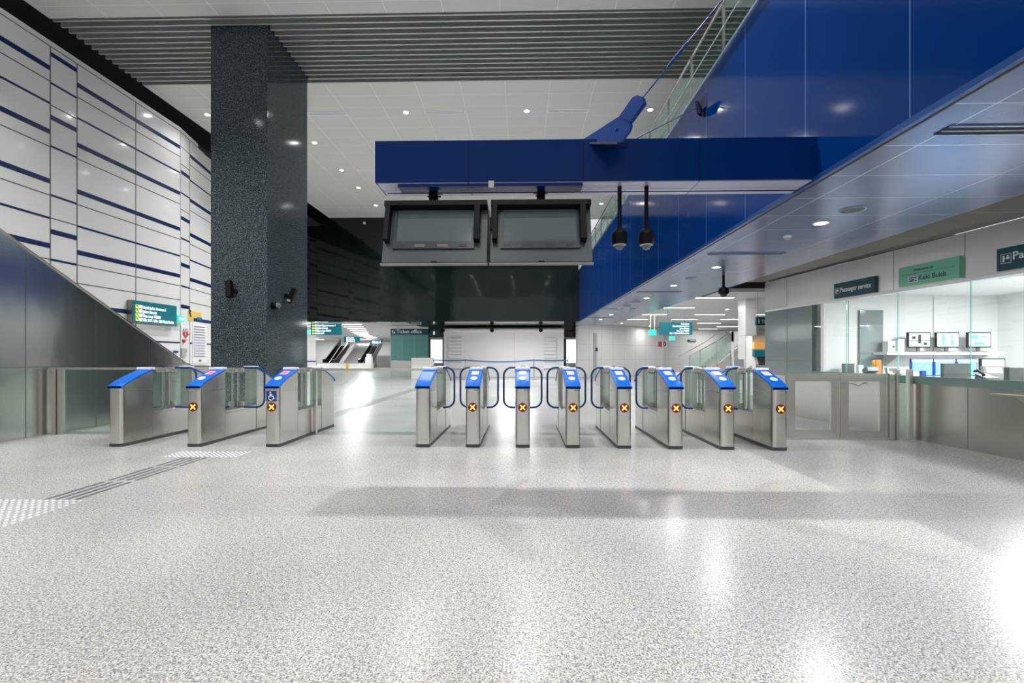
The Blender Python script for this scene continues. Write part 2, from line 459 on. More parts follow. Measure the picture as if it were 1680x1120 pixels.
# office room
YB = 10.05
struct(MB().box(6.36, 10.05, YB, YB + .1, 0, 2.75).build('wall_back', 'white_paint'))
struct(MB().box(9.95, 10.05, -6, YB, 0, 2.75).build('wall_right', 'white_paint'))
struct(MB().prism([(7.9, -6), (10.05, -6), (10.05, YB + .1), (6.35, YB + .1), (RA.x + .16, 6.0)], 2.66, 2.76, 'z').build('ceiling', 'white_paint'))
b = MB()
for px in (1531, 1392): x = pX(px, YB); b.box(x - .004, x + .004, YB - .004, YB + .01, .1, 2.65)
struct(b.build('trim_11', 'joint_grey'))
for (x, y) in ((8.3, 7.6), (8.6, 4.4)):
    t = thing('ceiling_light', 'bright rectangular light panel in the office ceiling, %s one' % ('farther' if y > 6 else 'nearer'), 'ceiling light', (x, y, 2.66), group='office ceiling panels')
    MB().box(-.6, .6, -.15, .15, -.03, 0).build('housing', 'white_paint', t)
    MB().box(-.57, .57, -.12, .12, -.034, -.03).build('diffuser', 'strip', t)
    area('office_lamp', t, (0, 0, -.06), 1.1, P_ROOM, shape='RECTANGLE', sy=.3)
# door in the office back wall
dx0, dx1 = pX(1408, YB), pX(1446, YB)
o = MB().box(dx0, dx1, YB - .05, YB - .01, 0, pZ(509, 1430, YB)).build('door_1', 'door_grey'); struct(o)
MB().cyl((dx1 - .1, YB - .09, .95), (dx1 - .1, YB - .09, 1.15), .012).build('door_handle', 'steel', o)

# dark end wall (header), the soffit under it and the recessed dark wall
struct(MB().box(-17, BX - .01, YD, YD + .6, 3.27, 9.75).build('wall_back', 'dark_wall'))
YR = 31.5
struct(MB().box(-6.32, 3.62, YD + .6, YR + .3, 3.27, 3.6).build('ceiling', 'dark_wall'))
struct(MB().box(-6.32, 3.62, YR, YR + .3, 0, 3.27).build('wall_back', 'dark_wall'))
struct(MB().box(-6.62, -6.32, YD + .3, YR + .3, 3.27, 3.6).build('ceiling', 'dark_wall'))
# concourse ceilings
struct(MB().box(-45, -6.62, YD + .6, 75, 3.42, 3.55).build('ceiling', 'concourse_ceiling'))
struct(MB().prism([(soffx(15.7) + .02, 15.7), (40, 15.7), (40, 75), (3.65, 75), (3.65, 28.05), (soffx(28) + .02, 28.05)], 3.5, 3.62, 'z').build('ceiling', 'concourse_ceiling'))
struct(MB().box(soffx(10) + .3, 40, 11.9, 15.68, 4.3, 4.4).build('ceiling', 'void_black'))
struct(MB().box(5.6, 40, 15.66, 15.7, 3.62, 4.3).build('wall_front', 'void_black'))
struct(MB().box(soffx(10) + .28, soffx(10) + .33, 11.9, 15.68, SZ + .1, 4.3).build('wall_left', 'void_black'))
# white tiled wall of the right concourse, running away to the right
WA, WB = Vector((3.60, 30.6, 0)), Vector((10.75, 36, 0)); wd = (WB - WA).normalized()
MW = frame(WA, wd, (-wd.y, wd.x, 0), (0, 0, 1)); WL = (WB - WA).length
struct(MB(MW).box(0, WL, 0, .2, 0, 3.5).build('wall_back', 'white_wall_tiles'))
sd = MB(MW); sd.box(1.42, 1.74, -.03, .02, 0, 2.9)
struct(sd.build('trim_12', 'grey_box'))
struct(MB().box(10.75, 40, 38.5, 38.7, 0, 3.5).build('wall_back', 'white_wall_tiles'))
# left concourse walls
def wseg(a, b_, th, h, m, nm):
    a = Vector((*a, 0)); b_ = Vector((*b_, 0)); d = (b_ - a).normalized(); M = frame(a, d, (-d.y, d.x, 0), (0, 0, 1))
    return struct(MB(M).box(0, (b_ - a).length, 0, th, 0, h).build(nm, m))
wseg((-8.95, 33.2), (-17.6, 62), -.3, 3.42, 'white_paint', 'wall_right')
wseg((-14.3, 27.5), (-16.0, 36), .3, 3.42, 'white_paint', 'wall_left')
struct(MB().box(-40, -16, 62, 62.3, 0, 3.42).build('wall_back', 'white_paint'))

# ================================================================== GRANITE PILLAR
t = thing('granite_pillar', 'tall dark speckled granite pillar rising to the slatted ceiling', 'pillar', ((PX0 + PX1) / 2, (PY0 + PY1) / 2, 0))
MB().box(PX0, PX1, PY0, PY1, .0, 9.75, .006).build('shaft', 'pillar_granite', t, world=True)
# spot heads and camera on the pillar
def px_on(px, py, y=PY0): return aY(px, py, y)
t = thing('spotlight', 'slim black tilted box spotlight on the front face of the granite pillar', 'spotlight', tuple(px_on(383, 478)))
p = px_on(383, 478)
M = Matrix.Translation(px_on(376, 474, PY0 - .16)) @ Matrix.Rotation(math.radians(12), 4, 'Y').inverted() @ Matrix.Rotation(math.radians(-14), 4, 'X')
MB(M).box(-.062, .062, -.06, .06, -.2, .2, .008).build('lamp_body', 'black', t, world=True)
MB(M).box(-.05, .05, -.05, .05, .2, .204).build('front_lens', 'grey_box', t, world=True)
MB().cyl(px_on(377, 477, PY0 - .12), px_on(386, 478, PY0 - .02), .025).cyl(px_on(386, 478, PY0 - .04), px_on(386, 478, PY0), .06).build('bracket', 'black', t, world=True)
q = aX(468, 484, PX1)
t = thing('spotlight', 'small black tilted spotlight on the side face of the granite pillar', 'spotlight', tuple(q))
c0 = aX(479, 485, PX1 + .17)
M = Matrix.Translation(c0) @ Matrix.Rotation(math.radians(18), 4, 'Y') @ Matrix.Rotation(math.radians(-10), 4, 'X')
MB(M).box(-.06, .06, -.06, .06, -.19, .19, .008).build('lamp_body', 'black', t, world=True)
MB(M).box(-.04, .04, -.065, -.06, -.17, -.12).build('front_lens', 'grey_box', t, world=True)
MB().cyl((PX1 + .15, c0.y, c0.z), (PX1 + .02, c0.y, c0.z), .025).cyl((PX1 + .04, c0.y, c0.z), (PX1, c0.y, c0.z), .06).build('bracket', 'black', t, world=True)
q = aX(450, 501, PX1 + .05)
t = thing('security_camera', 'black stubby dome camera on the pillar side below the small spotlight', 'camera', tuple(q))
MB().cyl((PX1, q.y, q.z), (PX1 + .12, q.y, q.z), .085, 20).build('housing', 'black', t, world=True, smooth=True)
MB(Matrix.Translation((PX1 + .12, q.y, q.z)) @ Matrix.Rotation(math.pi / 2, 4, 'Y')).lathe([(.07 * math.cos(a), .09 * math.sin(a)) for a in [i * math.pi / 16 for i in range(9)]]).build('dome', 'screen_off', t, world=True, smooth=True)

# ================================================================== DOWNLIGHTS
def downlight_proto():
    t = thing('downlight', '', 'ceiling light')
    MB().lathe([(.105, 0), (.105, -.012), (.08, -.012), (.07, .0)], seg=20).build('trim_ring', 'white_paint', t, smooth=True)
    MB().cyl((0, 0, -.008), (0, 0, -.003), .07, 20).build('lens', 'lamp', t)
    return t
proto = None
def downlight(x, y, z, label, group, power, size=.17, spread=125):
    global proto
    if proto is None: proto = downlight_proto(); o = proto
    else: o = copy_tree(proto)
    o.location = (x, y, z); o['label'] = label; o['group'] = group
    l = bpy.data.lights.new('downlight_lamp', 'AREA'); l.shape = 'DISK'; l.size = size; l.energy = power; l.spread = math.radians(spread)
    l.color = (1, .993, .975)
    lo = bpy.data.objects.new('downlight_lamp', l); C.objects.link(lo); lo.location = (x, y, z - .02)
    return o
lamps = []
rown = ['nearest', 'second', 'third', 'fourth', 'farthest']
cols = [(-9.94, 'beside the white wall'), (-7.42, 'just right of the granite pillar'), (-3.64, 'left of the blue beam end'), (.14, 'over the middle of the gates'), (3.95, 'by the blue wall balustrade')]
for j, y in enumerate((14.6, 16.6, 19.1, 21.1, 23.6)):
    for x, nm in cols:
        if x < -9 and j > 0: continue
        if x > 3 and j in (1, 3): continue
        downlight(x, y, CZ, 'round downlight in the %s row of the hall ceiling, %s' % (rown[j], nm), 'downlights in the rear hall ceiling', 14 if x < -9 else P_HALL)
for y in (6.3, 2.4, -1.5, -5.5):
    for x in (-8.6, -4.9, -1.1, 2.6):
        downlight(x, y, CZ, 'round downlight in the front hall ceiling', 'downlights in the front hall ceiling', P_FRONT if y > 5 else P_FRONT * .30)
sy_ = [(24.0, 3.98), (21.1, 3.98), (17.9, 3.97), (15.07, 3.97), (12.4, 3.97), (9.84, 4.03), (6.6, 4.14), (3.6, 4.2), (.8, 4.2), (-2.2, 4.2)]
for k, (y, x) in enumerate(sy_):
    lb = 'round downlight in the blue grey soffit, %s' % (['seventh', 'sixth', 'fifth', 'fourth', 'third', 'second', 'first'][k] + ' counting away from the camera' if k < 7 else 'nearer than the picture edge')
    downlight(x, y, SZ, lb, 'downlights in the blue grey soffit', P_SOFFIT * (1.5 if y < 5 else 1), .17, 160)
# slot diffusers in the hall ceiling
first = None
for (xa, xb, y, nm) in ((-3.05, -1.78, 14.6, 'above the blue beam end'), (.8, 2.05, 14.6, 'above the beam middle'), (-6.75, -5.5, 14.6, 'beside the granite pillar'), (-6.75, -5.5, 19.1, 'small far one')):
    t = thing('slot_diffuser', 'thin white slot air diffuser in the tiled hall ceiling, ' + nm, 'air vent', ((xa + xb) / 2, y, CZ), group='slot diffusers in the hall ceiling')
    b = MB(); b.box(xa, xb, y - .11, y - .065, CZ - .02, CZ); b.box(xa, xb, y + .065, y + .11, CZ - .02, CZ); b.box(xa, xa + .03, y - .065, y + .065, CZ - .02, CZ); b.box(xb - .03, xb, y - .065, y + .065, CZ - .02, CZ)
    b.build('frame', 'white_mark', t, world=True)
    MB().box(xa + .03, xb - .03, y - .012, y + .012, CZ - .018, CZ).build('blade', 'white_paint', t, world=True)
# slots, grilles and detectors in the soffit
for (a, e, nm) in (((1545, 213), (1720, 213), 'nearest one at the upper right'), ((1163, 415.5), (1285, 415.5), 'second from the camera'), ((1045, 478.5), (1117, 478.5), 'third from the camera'), ((992, 506.5), (1043, 506.5), 'fourth from the camera'), ((965, 520.5), (1005, 520.5), 'farthest one')):
    p, q = aZ(*a, z=SZ), aZ(*e, z=SZ); wv = .07
    t = thing('slot_vent', 'narrow dark linear slot vent in the blue grey soffit, ' + nm, 'air vent', ((p.x + q.x) / 2, p.y, SZ), group='slot vents in the soffit')
    MB().box(p.x, q.x, p.y - wv, p.y + wv, SZ - .006, SZ).build('slot', 'slot_black', t, world=True)
    b = MB(); b.box(p.x, q.x, p.y - wv - .01, p.y - wv + .004, SZ - .012, SZ); b.box(p.x, q.x, p.y + wv - .004, p.y + wv + .01, SZ - .012, SZ); b.box(p.x, q.x, p.y - .006, p.y + .006, SZ - .012, SZ)
    b.build('frame', 'edge_trim', t, world=True)
for (px, py, r, nm) in ((1398, 344, .15, 'nearest, above the bright downlight'), (1133, 456, .13, 'small far one between two downlights')):
    p = aZ(px, py, z=SZ); t = thing('ceiling_speaker', 'round dark ceiling speaker grille in the soffit, ' + nm, 'speaker', tuple(p), group='speakers in the soffit')
    MB().lathe([(r, 0), (r, -.01), (r - .015, -.012), (r - .02, -.004)], seg=28).build('rim', 'edge_trim', t, smooth=True)
    MB().cyl((0, 0, -.006), (0, 0, -.002), r - .018, 28).build('grille', 'olive_strip', t)
for (px, py, nm) in ((1292, 387, 'white smoke detector on the soffit left of the big downlight'), (1069, 484, 'tiny smoke detector far along the soffit'), (1011, 510, 'farthest tiny detector on the soffit')):
    p = aZ(px, py, z=SZ); t = thing('smoke_detector', nm, 'smoke detector', tuple(p), group='smoke detectors on the soffit')
    MB().lathe([(.0, 0), (.06, 0), (.06, -.02), (.045, -.028)], seg=20).build('base', 'white_paint', t, smooth=True)
    MB().lathe([(.045, -.028), (.04, -.055), (.0, -.06)], seg=20).build('sensor', 'grey_box', t, smooth=True)
for (px, py, ps, nm) in ((1043, 496, 1.0, 'nearer'), (1028, 502.5, 1.0, 'farther')):
    p = aZ(px, py, z=SZ); t = thing('hanging_marker', 'small white triangular marker hung from the soffit, %s one' % nm, 'marker', (p.x, p.y, SZ))
    MB().prism([(-.2, 0), (.2, 0), (0, -.22)], -.012, .012, 'y').build('plate', 'white_mark', t)

# ================================================================== BALUSTRADE on the mezzanine edge
t = thing('balustrade', 'glass balustrade with steel posts along the top of the blue wall', 'balustrade', (BX + .1, 8, 6.04))
posts = [1.9, 3.3, 4.7, 6.12, 7.5, 8.9, 10.3, 11.8, 13.2, 14.7, 16.1, 17.6, 19.0, 20.5, 21.9, 23.4, 24.9, 26.3]
for i, y in enumerate(posts):
    MB().box(BX + .08, BX + .12, y - .02, y + .02, 6.04, 6.98).box(BX + .04, BX + .16, y - .05, y + .05, 6.04, 6.07).build('post', 'steel', t, world=True)
    if i < len(posts) - 1:
        MB().box(BX + .095, BX + .105, y + .06, posts[i + 1] - .06, 6.12, 6.9).build('glass_panel', 'glass_balustrade', t, world=True)
MB().cyl((BX + .1, 1.6, 7.0), (BX + .1, 26.6, 7.0), .025).build('handrail', 'steel', t, world=True, smooth=True)
MB().cyl((BX + .03, 1.6, 6.5), (BX + .03, 26.6, 6.5), .012).build('mid_rail', 'steel', t, world=True, smooth=True)

# ================================================================== BLUE BEAM with its hangers
BY0, BY1, BZ0, BZ1 = 4.98, 5.40, 3.235, 3.69
t = thing('beam', 'long deep blue box beam cantilevered from the blue wall over the gates', 'beam', (-1.58, 5.19, BZ0))
MB().box(-1.575, BX - .002, BY0, BY1, BZ0 + .012, BZ1, .004).build('casing', 'blue_beam', t, world=True)
MB().box(-1.55, BX - .04, BY0 + .015, BY1 - .01, BZ0, BZ0 + .012).build('underside', 'beam_under', t, world=True)
MB().box(-1.33, .64, BY0 + .01, BY0 + .19, BZ0 - .035, BZ0).build('cable_tray', 'blue_beam', t, world=True)
MB().box(-.36, -.30, BY0 - .006, BY0 + .02, BZ0 - .05, BZ0 + .02).build('clip', 'grey_box', t, world=True)
MB().cyl((-1.5, 5.2, BZ0 - .03), (BX - .05, 5.2, BZ0 - .03), .006).build('conduit', 'dark_blue', t, world=True)
def gusset(P0, P1, sgn, label, outline, base, rodlabel, rod_from):
    d = Vector(P1) - Vector(P0); dh = Vector((d.x, d.y, 0)).normalized(); n = Vector((-dh.y, dh.x, 0)) * sgn
    M = frame(P0, dh, n, (0, 0, 1))
    return M, dh, n
P0 = Vector((.80, 4.99, 3.69)); P1 = Vector((BX, 2.27, 5.70))
def on_plane(px, py, P, n):
    r = ray(px, py); tt = (P - O).dot(n) / r.dot(n); return O + r * tt
def plate(pts, n, th):
    b = MB(); k = len(pts); v = [p - n * th / 2 for p in pts] + [p + n * th / 2 for p in pts]
    b._add(v, [tuple(range(k)), tuple(range(2 * k - 1, k - 1, -1))] + [(i, i + k, (i + 1) % k + k, (i + 1) % k) for i in range(k)]); return b
dA = (P1 - P0); nA = Vector((-dA.y, dA.x, 0)).normalized()
t = thing('tie_rod', 'blue gusset plate and tie rod rising rightward from the beam front', 'tie rod', tuple(P0))
lo = [on_plane(x, y, P0, nA) for x, y in ((946, 237), (1018, 191), (1034, 198), (1037, 206), (1034, 215), (1018, 237))]
up = [on_plane(x, y, P0, nA) for x, y in ((1018, 192), (1040, 161), (1048, 157.5), (1056, 160), (1058.5, 170), (1036, 201))]
plate(lo, nA, .03).build('gusset_plate', 'blue_metal', t, world=True)
plate([p + nA * .0 for p in up], nA, .05).build('clevis', 'blue_metal', t, world=True)
a0 = on_plane(945, 236, P0, nA); a1 = on_plane(1021, 236, P0, nA)
Mb = frame(a0, (a1 - a0).normalized(), nA, (0, 0, 1)); MB(Mb).box(0, (a1 - a0).length, -.08, .08, -.025, .0).build('base_plate', 'dark_blue', t, world=True)
r0 = on_plane(1050, 166, P0, nA); dr = (P1 - r0).normalized()
MB().cyl(r0, P1, .006, 10).build('rod', 'blue_metal', t, world=True)
m0 = r0 + dr * .37; MB().cyl(m0, m0 + dr * .22, .014, 10).build('turnbuckle', 'blue_metal', t, world=True, smooth=True)
c = on_plane(1013, 213, P0, nA); MB().cyl(c - nA * .03, c + nA * .03, .012).build('bolt', 'dark_blue', t, world=True)
# far rod
Q0 = Vector((.9, 5.42, 3.69)); Q1 = Vector((BX - .02, 8.05, 5.66)); dB = Q1 - Q0; nB = Vector((-dB.y, dB.x, 0)).normalized(); hB = Vector((dB.x, dB.y, 0)).normalized()
t = thing('tie_rod', 'thin tie rod behind the beam rising to the dark bracket on the blue wall', 'tie rod', tuple(Q0))
MB().cyl(Q0 + dB * .12, Q0 + dB * .94, .008, 10).build('rod', 'steel', t, world=True)
u_ = dB.normalized(); v_ = nB.cross(u_).normalized()
plate([Q0 - hB * .1 + Vector((0, 0, -.0)), Q0 + u_ * .45 + v_ * .07, Q0 + u_ * .45 - v_ * .07, Q0 + hB * .25], nB, .03).build('gusset_plate', 'blue_metal', t, world=True)
plate([Q0 + dB * .93 + v_ * .1, Q1 + v_ * .1 - u_ * .02, Vector((BX, Q1.y, Q1.z - .2)), Q0 + dB * .93 - v_ * .1], nB, .05).build('wall_gusset', 'dark_blue', t, world=True)
MB().box(BX - .02, BX, 7.92, 8.2, 5.56, 5.78).build('wall_plate', 'dark_blue', t, world=True)
# monitors
def monitor(px0, px1, label, wide):
    yb, yt = 4.93, 5.13
    zb, zt = pZ(434, 860, yb), pZ(336, 860, yt)
    x0, x1 = pX(px0, yb), pX(px1, yb); W = x1 - x0
    up_ = Vector((0, yt - yb, zt - zb)); L = up_.length; nn = Vector((1, 0, 0)).cross(up_.normalized())
    M = frame((x0, yb, zb), (1, 0, 0), up_, nn)          # local: x right, y up the face, z towards the camera
    t = thing('monitor', label, 'monitor', ((x0 + x1) / 2, 5.15, zt), group='grey monitors under the blue beam')
    sc = L / 98.0; X = lambda p: (p - px0) * W / (px1 - px0); Yv = lambda p: (434 - p) * sc
    b = MB(); b.prism([(yb, zb + .01), (yt, zt - .005), (yt + .3, zt - .005), (yb + .36, zb + .14)], x0 + .01, x1 - .01, 'x'); b.build('housing', 'grey_plastic', t, world=True)
    MB(M).box(0, W, 0, .014, -.02, .02).build('bottom_lip', 'lip_grey', t, world=True)
    MB(M).box(.005, W - .005, .014, .03, -.02, .004).build('base_band', 'black', t, world=True)
    fr = MB(M); xa, xb = X(px0 + 18), X(px1 - 23 if not wide else px1 - 21)
    fr.box(xa, xb, Yv(409), Yv(397.5), 0, .022); fr.box(xa, xa + .03, Yv(397.5), Yv(347), 0, .022); fr.box(xb - .03, xb, Yv(397.5), Yv(347), 0, .022)
    fr.build('screen_bezel', 'grey_bezel', t, world=True)
    MB(M).box(xa + .03, xb - .03, Yv(397.5), Yv(345), .0, .008).build('screen', 'screen_off', t, world=True)
    for k, (fx, wd) in enumerate(((.04, .1), (.27, .13), (.55, .13), (.82, .1))):
        MB(M).box(xa + (xb - xa) * fx, xa + (xb - xa) * (fx + wd), Yv(406.5), Yv(402), .022, .025).build('label_tag', 'tag_light' if (not wide and k in (1, 2)) else 'tag_dark', t, world=True)
    v = MB(M); v.box(.012, W - .012, Yv(344), L, 0, .10); v.box(.03, .08, Yv(399), Yv(343), 0, .10); v.box(W - .15 if not wide else W - .13, W - .09 if not wide else W - .07, Yv(399), Yv(343), 0, .10)
    v.box(.012, .03, Yv(380), Yv(343), 0, .05)
    v.build('visor', 'black', t, world=True)
    MB(M).box(.03, .13, Yv(420), Yv(417.5), 0, .002).build('maker_mark', 'tag_dark', t, world=True)
    MB(M).box(W / 2 - .03, W / 2 + .03, .03, .042, .0, .008).build('latch', 'black', t, world=True)
    return M
monitor(624, 800, 'left grey hooded monitor hanging from the blue beam', False)
monitor(802.5, 974, 'right grey hooded monitor hanging from the blue beam', True)
for px, nm in ((711, 'left'), (887.5, 'right')):
    x = pX(px, 5.2); zt = 3.05
    t = thing('monitor_bracket', 'black hanger post from beam underside to the %s monitor' % nm, 'bracket', (x, 5.22, BZ0), group='monitor hanger posts')
    MB().box(x - .045, x + .045, 5.18, 5.26, zt, BZ0 - .036).build('post', 'black', t, world=True)
    MB().box(x - .08, x + .08, 5.12, 5.32, BZ0 - .012, BZ0).build('flange', 'dark_blue', t, world=True)
    sg = 1 if nm == 'left' else -1
    for z in (3.10, 3.155): MB().cyl((x - .06, 5.17, z), (x + .06 + .03 * sg, 5.17, z), .008).build('bolt', 'black', t, world=True)
for px, nm in ((1016.5, 'left one of the pair'), (1060.5, 'right one of the pair')):
    y = 5.12; x = pX(px, y); zb = pZ(410, px, y)
    t = thing('dome_camera', 'black dome camera on a thin pole under the blue beam, ' + nm, 'camera', (x, y, BZ0), group='dome cameras under the beam')
    MB().cyl((x, y, zb + .2), (x, y, BZ0 - .002), .022, 12).build('pole', 'black', t, world=True, smooth=True)
    MB().lathe([(0, .235), (.03, .235), (.055, .21), (.078, .19), (.082, .17), (.082, .08), (.075, .06), (.06, .055)], (x, y, zb)).build('housing', 'black', t, world=True, smooth=True)
    MB().lathe([(.052 * math.cos(a), .055 - .055 * math.sin(a)) for a in [i * math.pi / 16 for i in range(9)]], (x, y, zb)).build('dome', 'screen_off', t, world=True, smooth=True)
    MB().lathe([(.05, .06), (.068, .06), (.068, .05), (.052, .045)], (x, y, zb)).build('dome_ring', 'grey_box', t, world=True, smooth=True)
p = aZ(1187, 452, z=SZ)
t = thing('dome_camera', 'black camera hanging on a pole from the far edge of the soffit', 'camera', (p.x, p.y, SZ))
MB().cyl((p.x, p.y, 2.95), (p.x, p.y, SZ), .03).build('pole', 'black', t, world=True)
MB().lathe([(0, .24), (.05, .23), (.11, .19), (.12, .1), (.09, .06)], (p.x, p.y, 2.75)).build('housing', 'black', t, world=True, smooth=True)
MB().lathe([(.085 * math.cos(a), .07 - .07 * math.sin(a)) for a in [i * math.pi / 16 for i in range(9)]], (p.x, p.y, 2.75)).build('dome', 'black_gloss', t, world=True, smooth=True)

# ================================================================== TICKET GATES
GW = .108; GL = 2.12
def lid_profile():
    a, b_ = (-.012, .925), (.60, 1.175); pts = []
    for i in range(9):
        u = i / 8; y = a[0] + (b_[0] - a[0]) * u; z = a[1] + (b_[1] - a[1]) * (u ** .78 if u else 0) ; pts.append((y, z))
    return pts
def pedestal(root, rear, kind, num):
    LP = lid_profile(); fy = (lambda y: GL - y) if rear else (lambda y: y)
    # body: rounded plan at the outer end, height under the lid
    plan = []
    r = .05
    for i in range(5): a = math.pi + i * math.pi / 8; plan.append((-GW + r + r * math.cos(a), r + r * math.sin(a)))
    for i in range(5): a = 1.5 * math.pi + i * math.pi / 8; plan.append((GW - r + r * math.cos(a), r + r * math.sin(a)))
    plan += [(GW, .3), (GW, .60), (-GW, .60), (-GW, .3)]
    def top(y):
        for (ya, za), (yb, zb) in zip(LP, LP[1:]):
            if y <= yb: return za + (zb - za) * max(0, (y - ya)) / (yb - ya) - .02
        return LP[-1][1] - .02
    b = MB(); n = len(plan)
    # side walls with sloped top, sampled along y for the curve
    ys = [.05, .12, .2, .3, .4, .5, .6]
    left = [(-GW, y) for y in ys]; right = [(GW, y) for y in reversed(ys)]
    out = plan[:10][4::-1] + [] if False else []
    ring = plan[:10] + [(GW, y) for y in ys[1:]] + [(-GW, y) for y in reversed(ys[1:])]
    n = len(ring)
    v = [(x, fy(y), .05) for x, y in ring] + [(x, fy(y), top(y)) for x, y in ring]
    b._add(v, [(i, (i + 1) % n, (i + 1) % n + n, i + n) for i in range(n)])
    # caps as strips
    m = len(ys) - 1
    b._add([(x, fy(y), top(y)) for y in [0.0] + ys for x in (-GW + (.04 if y == 0 else 0), GW - (.04 if y == 0 else 0))], [(2 * i, 2 * i + 1, 2 * i + 3, 2 * i + 2) for i in range(len(ys))])
    bmesh.ops.remove_doubles(b.bm, verts=b.bm.verts, dist=1e-4)
    ped = b.build('pedestal', 'steel', root, smooth=True)
    # seams on the sides
    for sx in (-1, 1): MB().box(sx * GW - .0015, sx * GW + .0015, min(fy(.07), fy(.59)), max(fy(.07), fy(.59)), .846, .85).build('panel_seam', 'steel_dark', ped)
    MB().box(-GW - .001, GW + .001, min(fy(.598), fy(.602)), max(fy(.598), fy(.602)), .06, .49).build('panel_seam', 'steel_dark', ped)
    # lid
    hw = GW + .008; b = MB(); L2 = LP[:]; k = len(L2)
    prof = [(-hw, -.022), (-hw, -.004), (-hw + .018, .012), (hw - .018, .012), (hw, -.004), (hw, -.022)]
    v = []
    for (y, z) in L2: v += [(x, fy(y), z + dz) for x, dz in prof]
    f = []
    for i in range(k - 1): f += [(i * 6 + j, i * 6 + (j + 1) % 6, (i + 1) * 6 + (j + 1) % 6, (i + 1) * 6 + j) for j in range(6)]
    f += [tuple(range(6)), tuple(range((k - 1) * 6 + 5, (k - 1) * 6 - 1, -1))]
    b._add(v, f)
    b.box(-hw + .01, hw - .01, min(fy(-.012), fy(.01)), max(fy(-.012), fy(.01)), .895, .925)
    lid = b.build('lid', 'lid_blue', root, smooth=True)
    b = MB(); b.box(-GW + .004, GW - .004, min(fy(.52), fy(.66)), max(fy(.52), fy(.66)), 1.165, 1.205, .008); b.build('end_cap', 'cap_white', lid)
    if rear or kind == 'plain': return
    # display and reader on the lid, laid on the slope
    def on_lid(u):
        i = int(u * 8); fr = u * 8 - i; a, c = LP[i], LP[min(8, i + 1)]
        p = Vector((0, a[0] + (c[0] - a[0]) * fr, a[1] + (c[1] - a[1]) * fr + .013)); d = Vector((0, c[0] - a[0], c[1] - a[1])).normalized()
        return frame(p, (1, 0, 0), d, Vector((1, 0, 0)).cross(d))
    M = on_lid(.66); disp = MB(M).box(-.055, .055, -.07, .07, -.004, .006, .002).build('display', 'screen_red' if kind in ('wide', 'wheel') else 'screen_pink', root)
    MB(M).box(-.038, .038, -.02, -.004, .006, .007).box(-.03, .03, .012, .026, .006, .007).build('display_text', 'red' if kind in ('wide', 'wheel') else 'screen_red', disp)
    M = on_lid(.32); b = MB(M); K = 24
    b._add([(.052 * math.cos(2 * math.pi * i / K), .058 * math.sin(2 * math.pi * i / K), z) for z in (-.01, .008) for i in range(K)],
           [tuple(range(K - 1, -1, -1)), tuple(range(K, 2 * K))] + [(i, (i + 1) % K, (i + 1) % K + K, i + K) for i in range(K)])
    rd = b.build('card_reader', 'reader_white', root)
    MB(M).box(-.026, .026, -.008, .008, .008, .009).build('reader_mark', 'blue_item', rd)
    # lane indicator
    zc = .615
    ind = MB().cyl((0, -.012, zc), (0, .01, zc), .068, 28).build('lane_indicator', 'indicator', root)
    b = MB()
    for a in (45, -45):
        Mx = Matrix.Translation((0, -.014, zc)) @ Matrix.Rotation(math.radians(a), 4, 'Y')
        b.M = Mx; b.box(-.05, .05, -.003, .003, -.010, .010, .001)
    b.build('cross_sign', 'orange_glow', ind)
    b = MB(); b.box(.02, .045, -.002, .002, .868, .88); b.box(.055, .085, -.002, .002, .868, .88); b.build('number_label', 'grey_mark', ped)
    if kind == 'wheel':
        plt = MB().box(-.088, .072, -.004, .004, .70, .86).build('accessible_plate', 'plate_blue', root)
        b = MB(); cx, cz = -.012, .755; y = -.006
        arc = [(cx + .036 * math.cos(a), y, cz + .036 * math.sin(a)) for a in [math.radians(d) for d in range(110, 370, 20)]]
        b.tube(arc, .005, 6)
        b.tube([(cx - .012, y, .822), (cx - .008, y, .782), (cx + .03, y, .780), (cx + .045, y, .745), (cx + .062, y, .75)], .006, 6)
        b.tube([(cx - .010, y, .803), (cx + .02, y, .803)], .005, 6)
        b.cyl((cx - .012, -.008, .838), (cx - .012, -.004, .838), .011, 12)
        b.build('wheelchair_symbol', 'white_mark', plt)
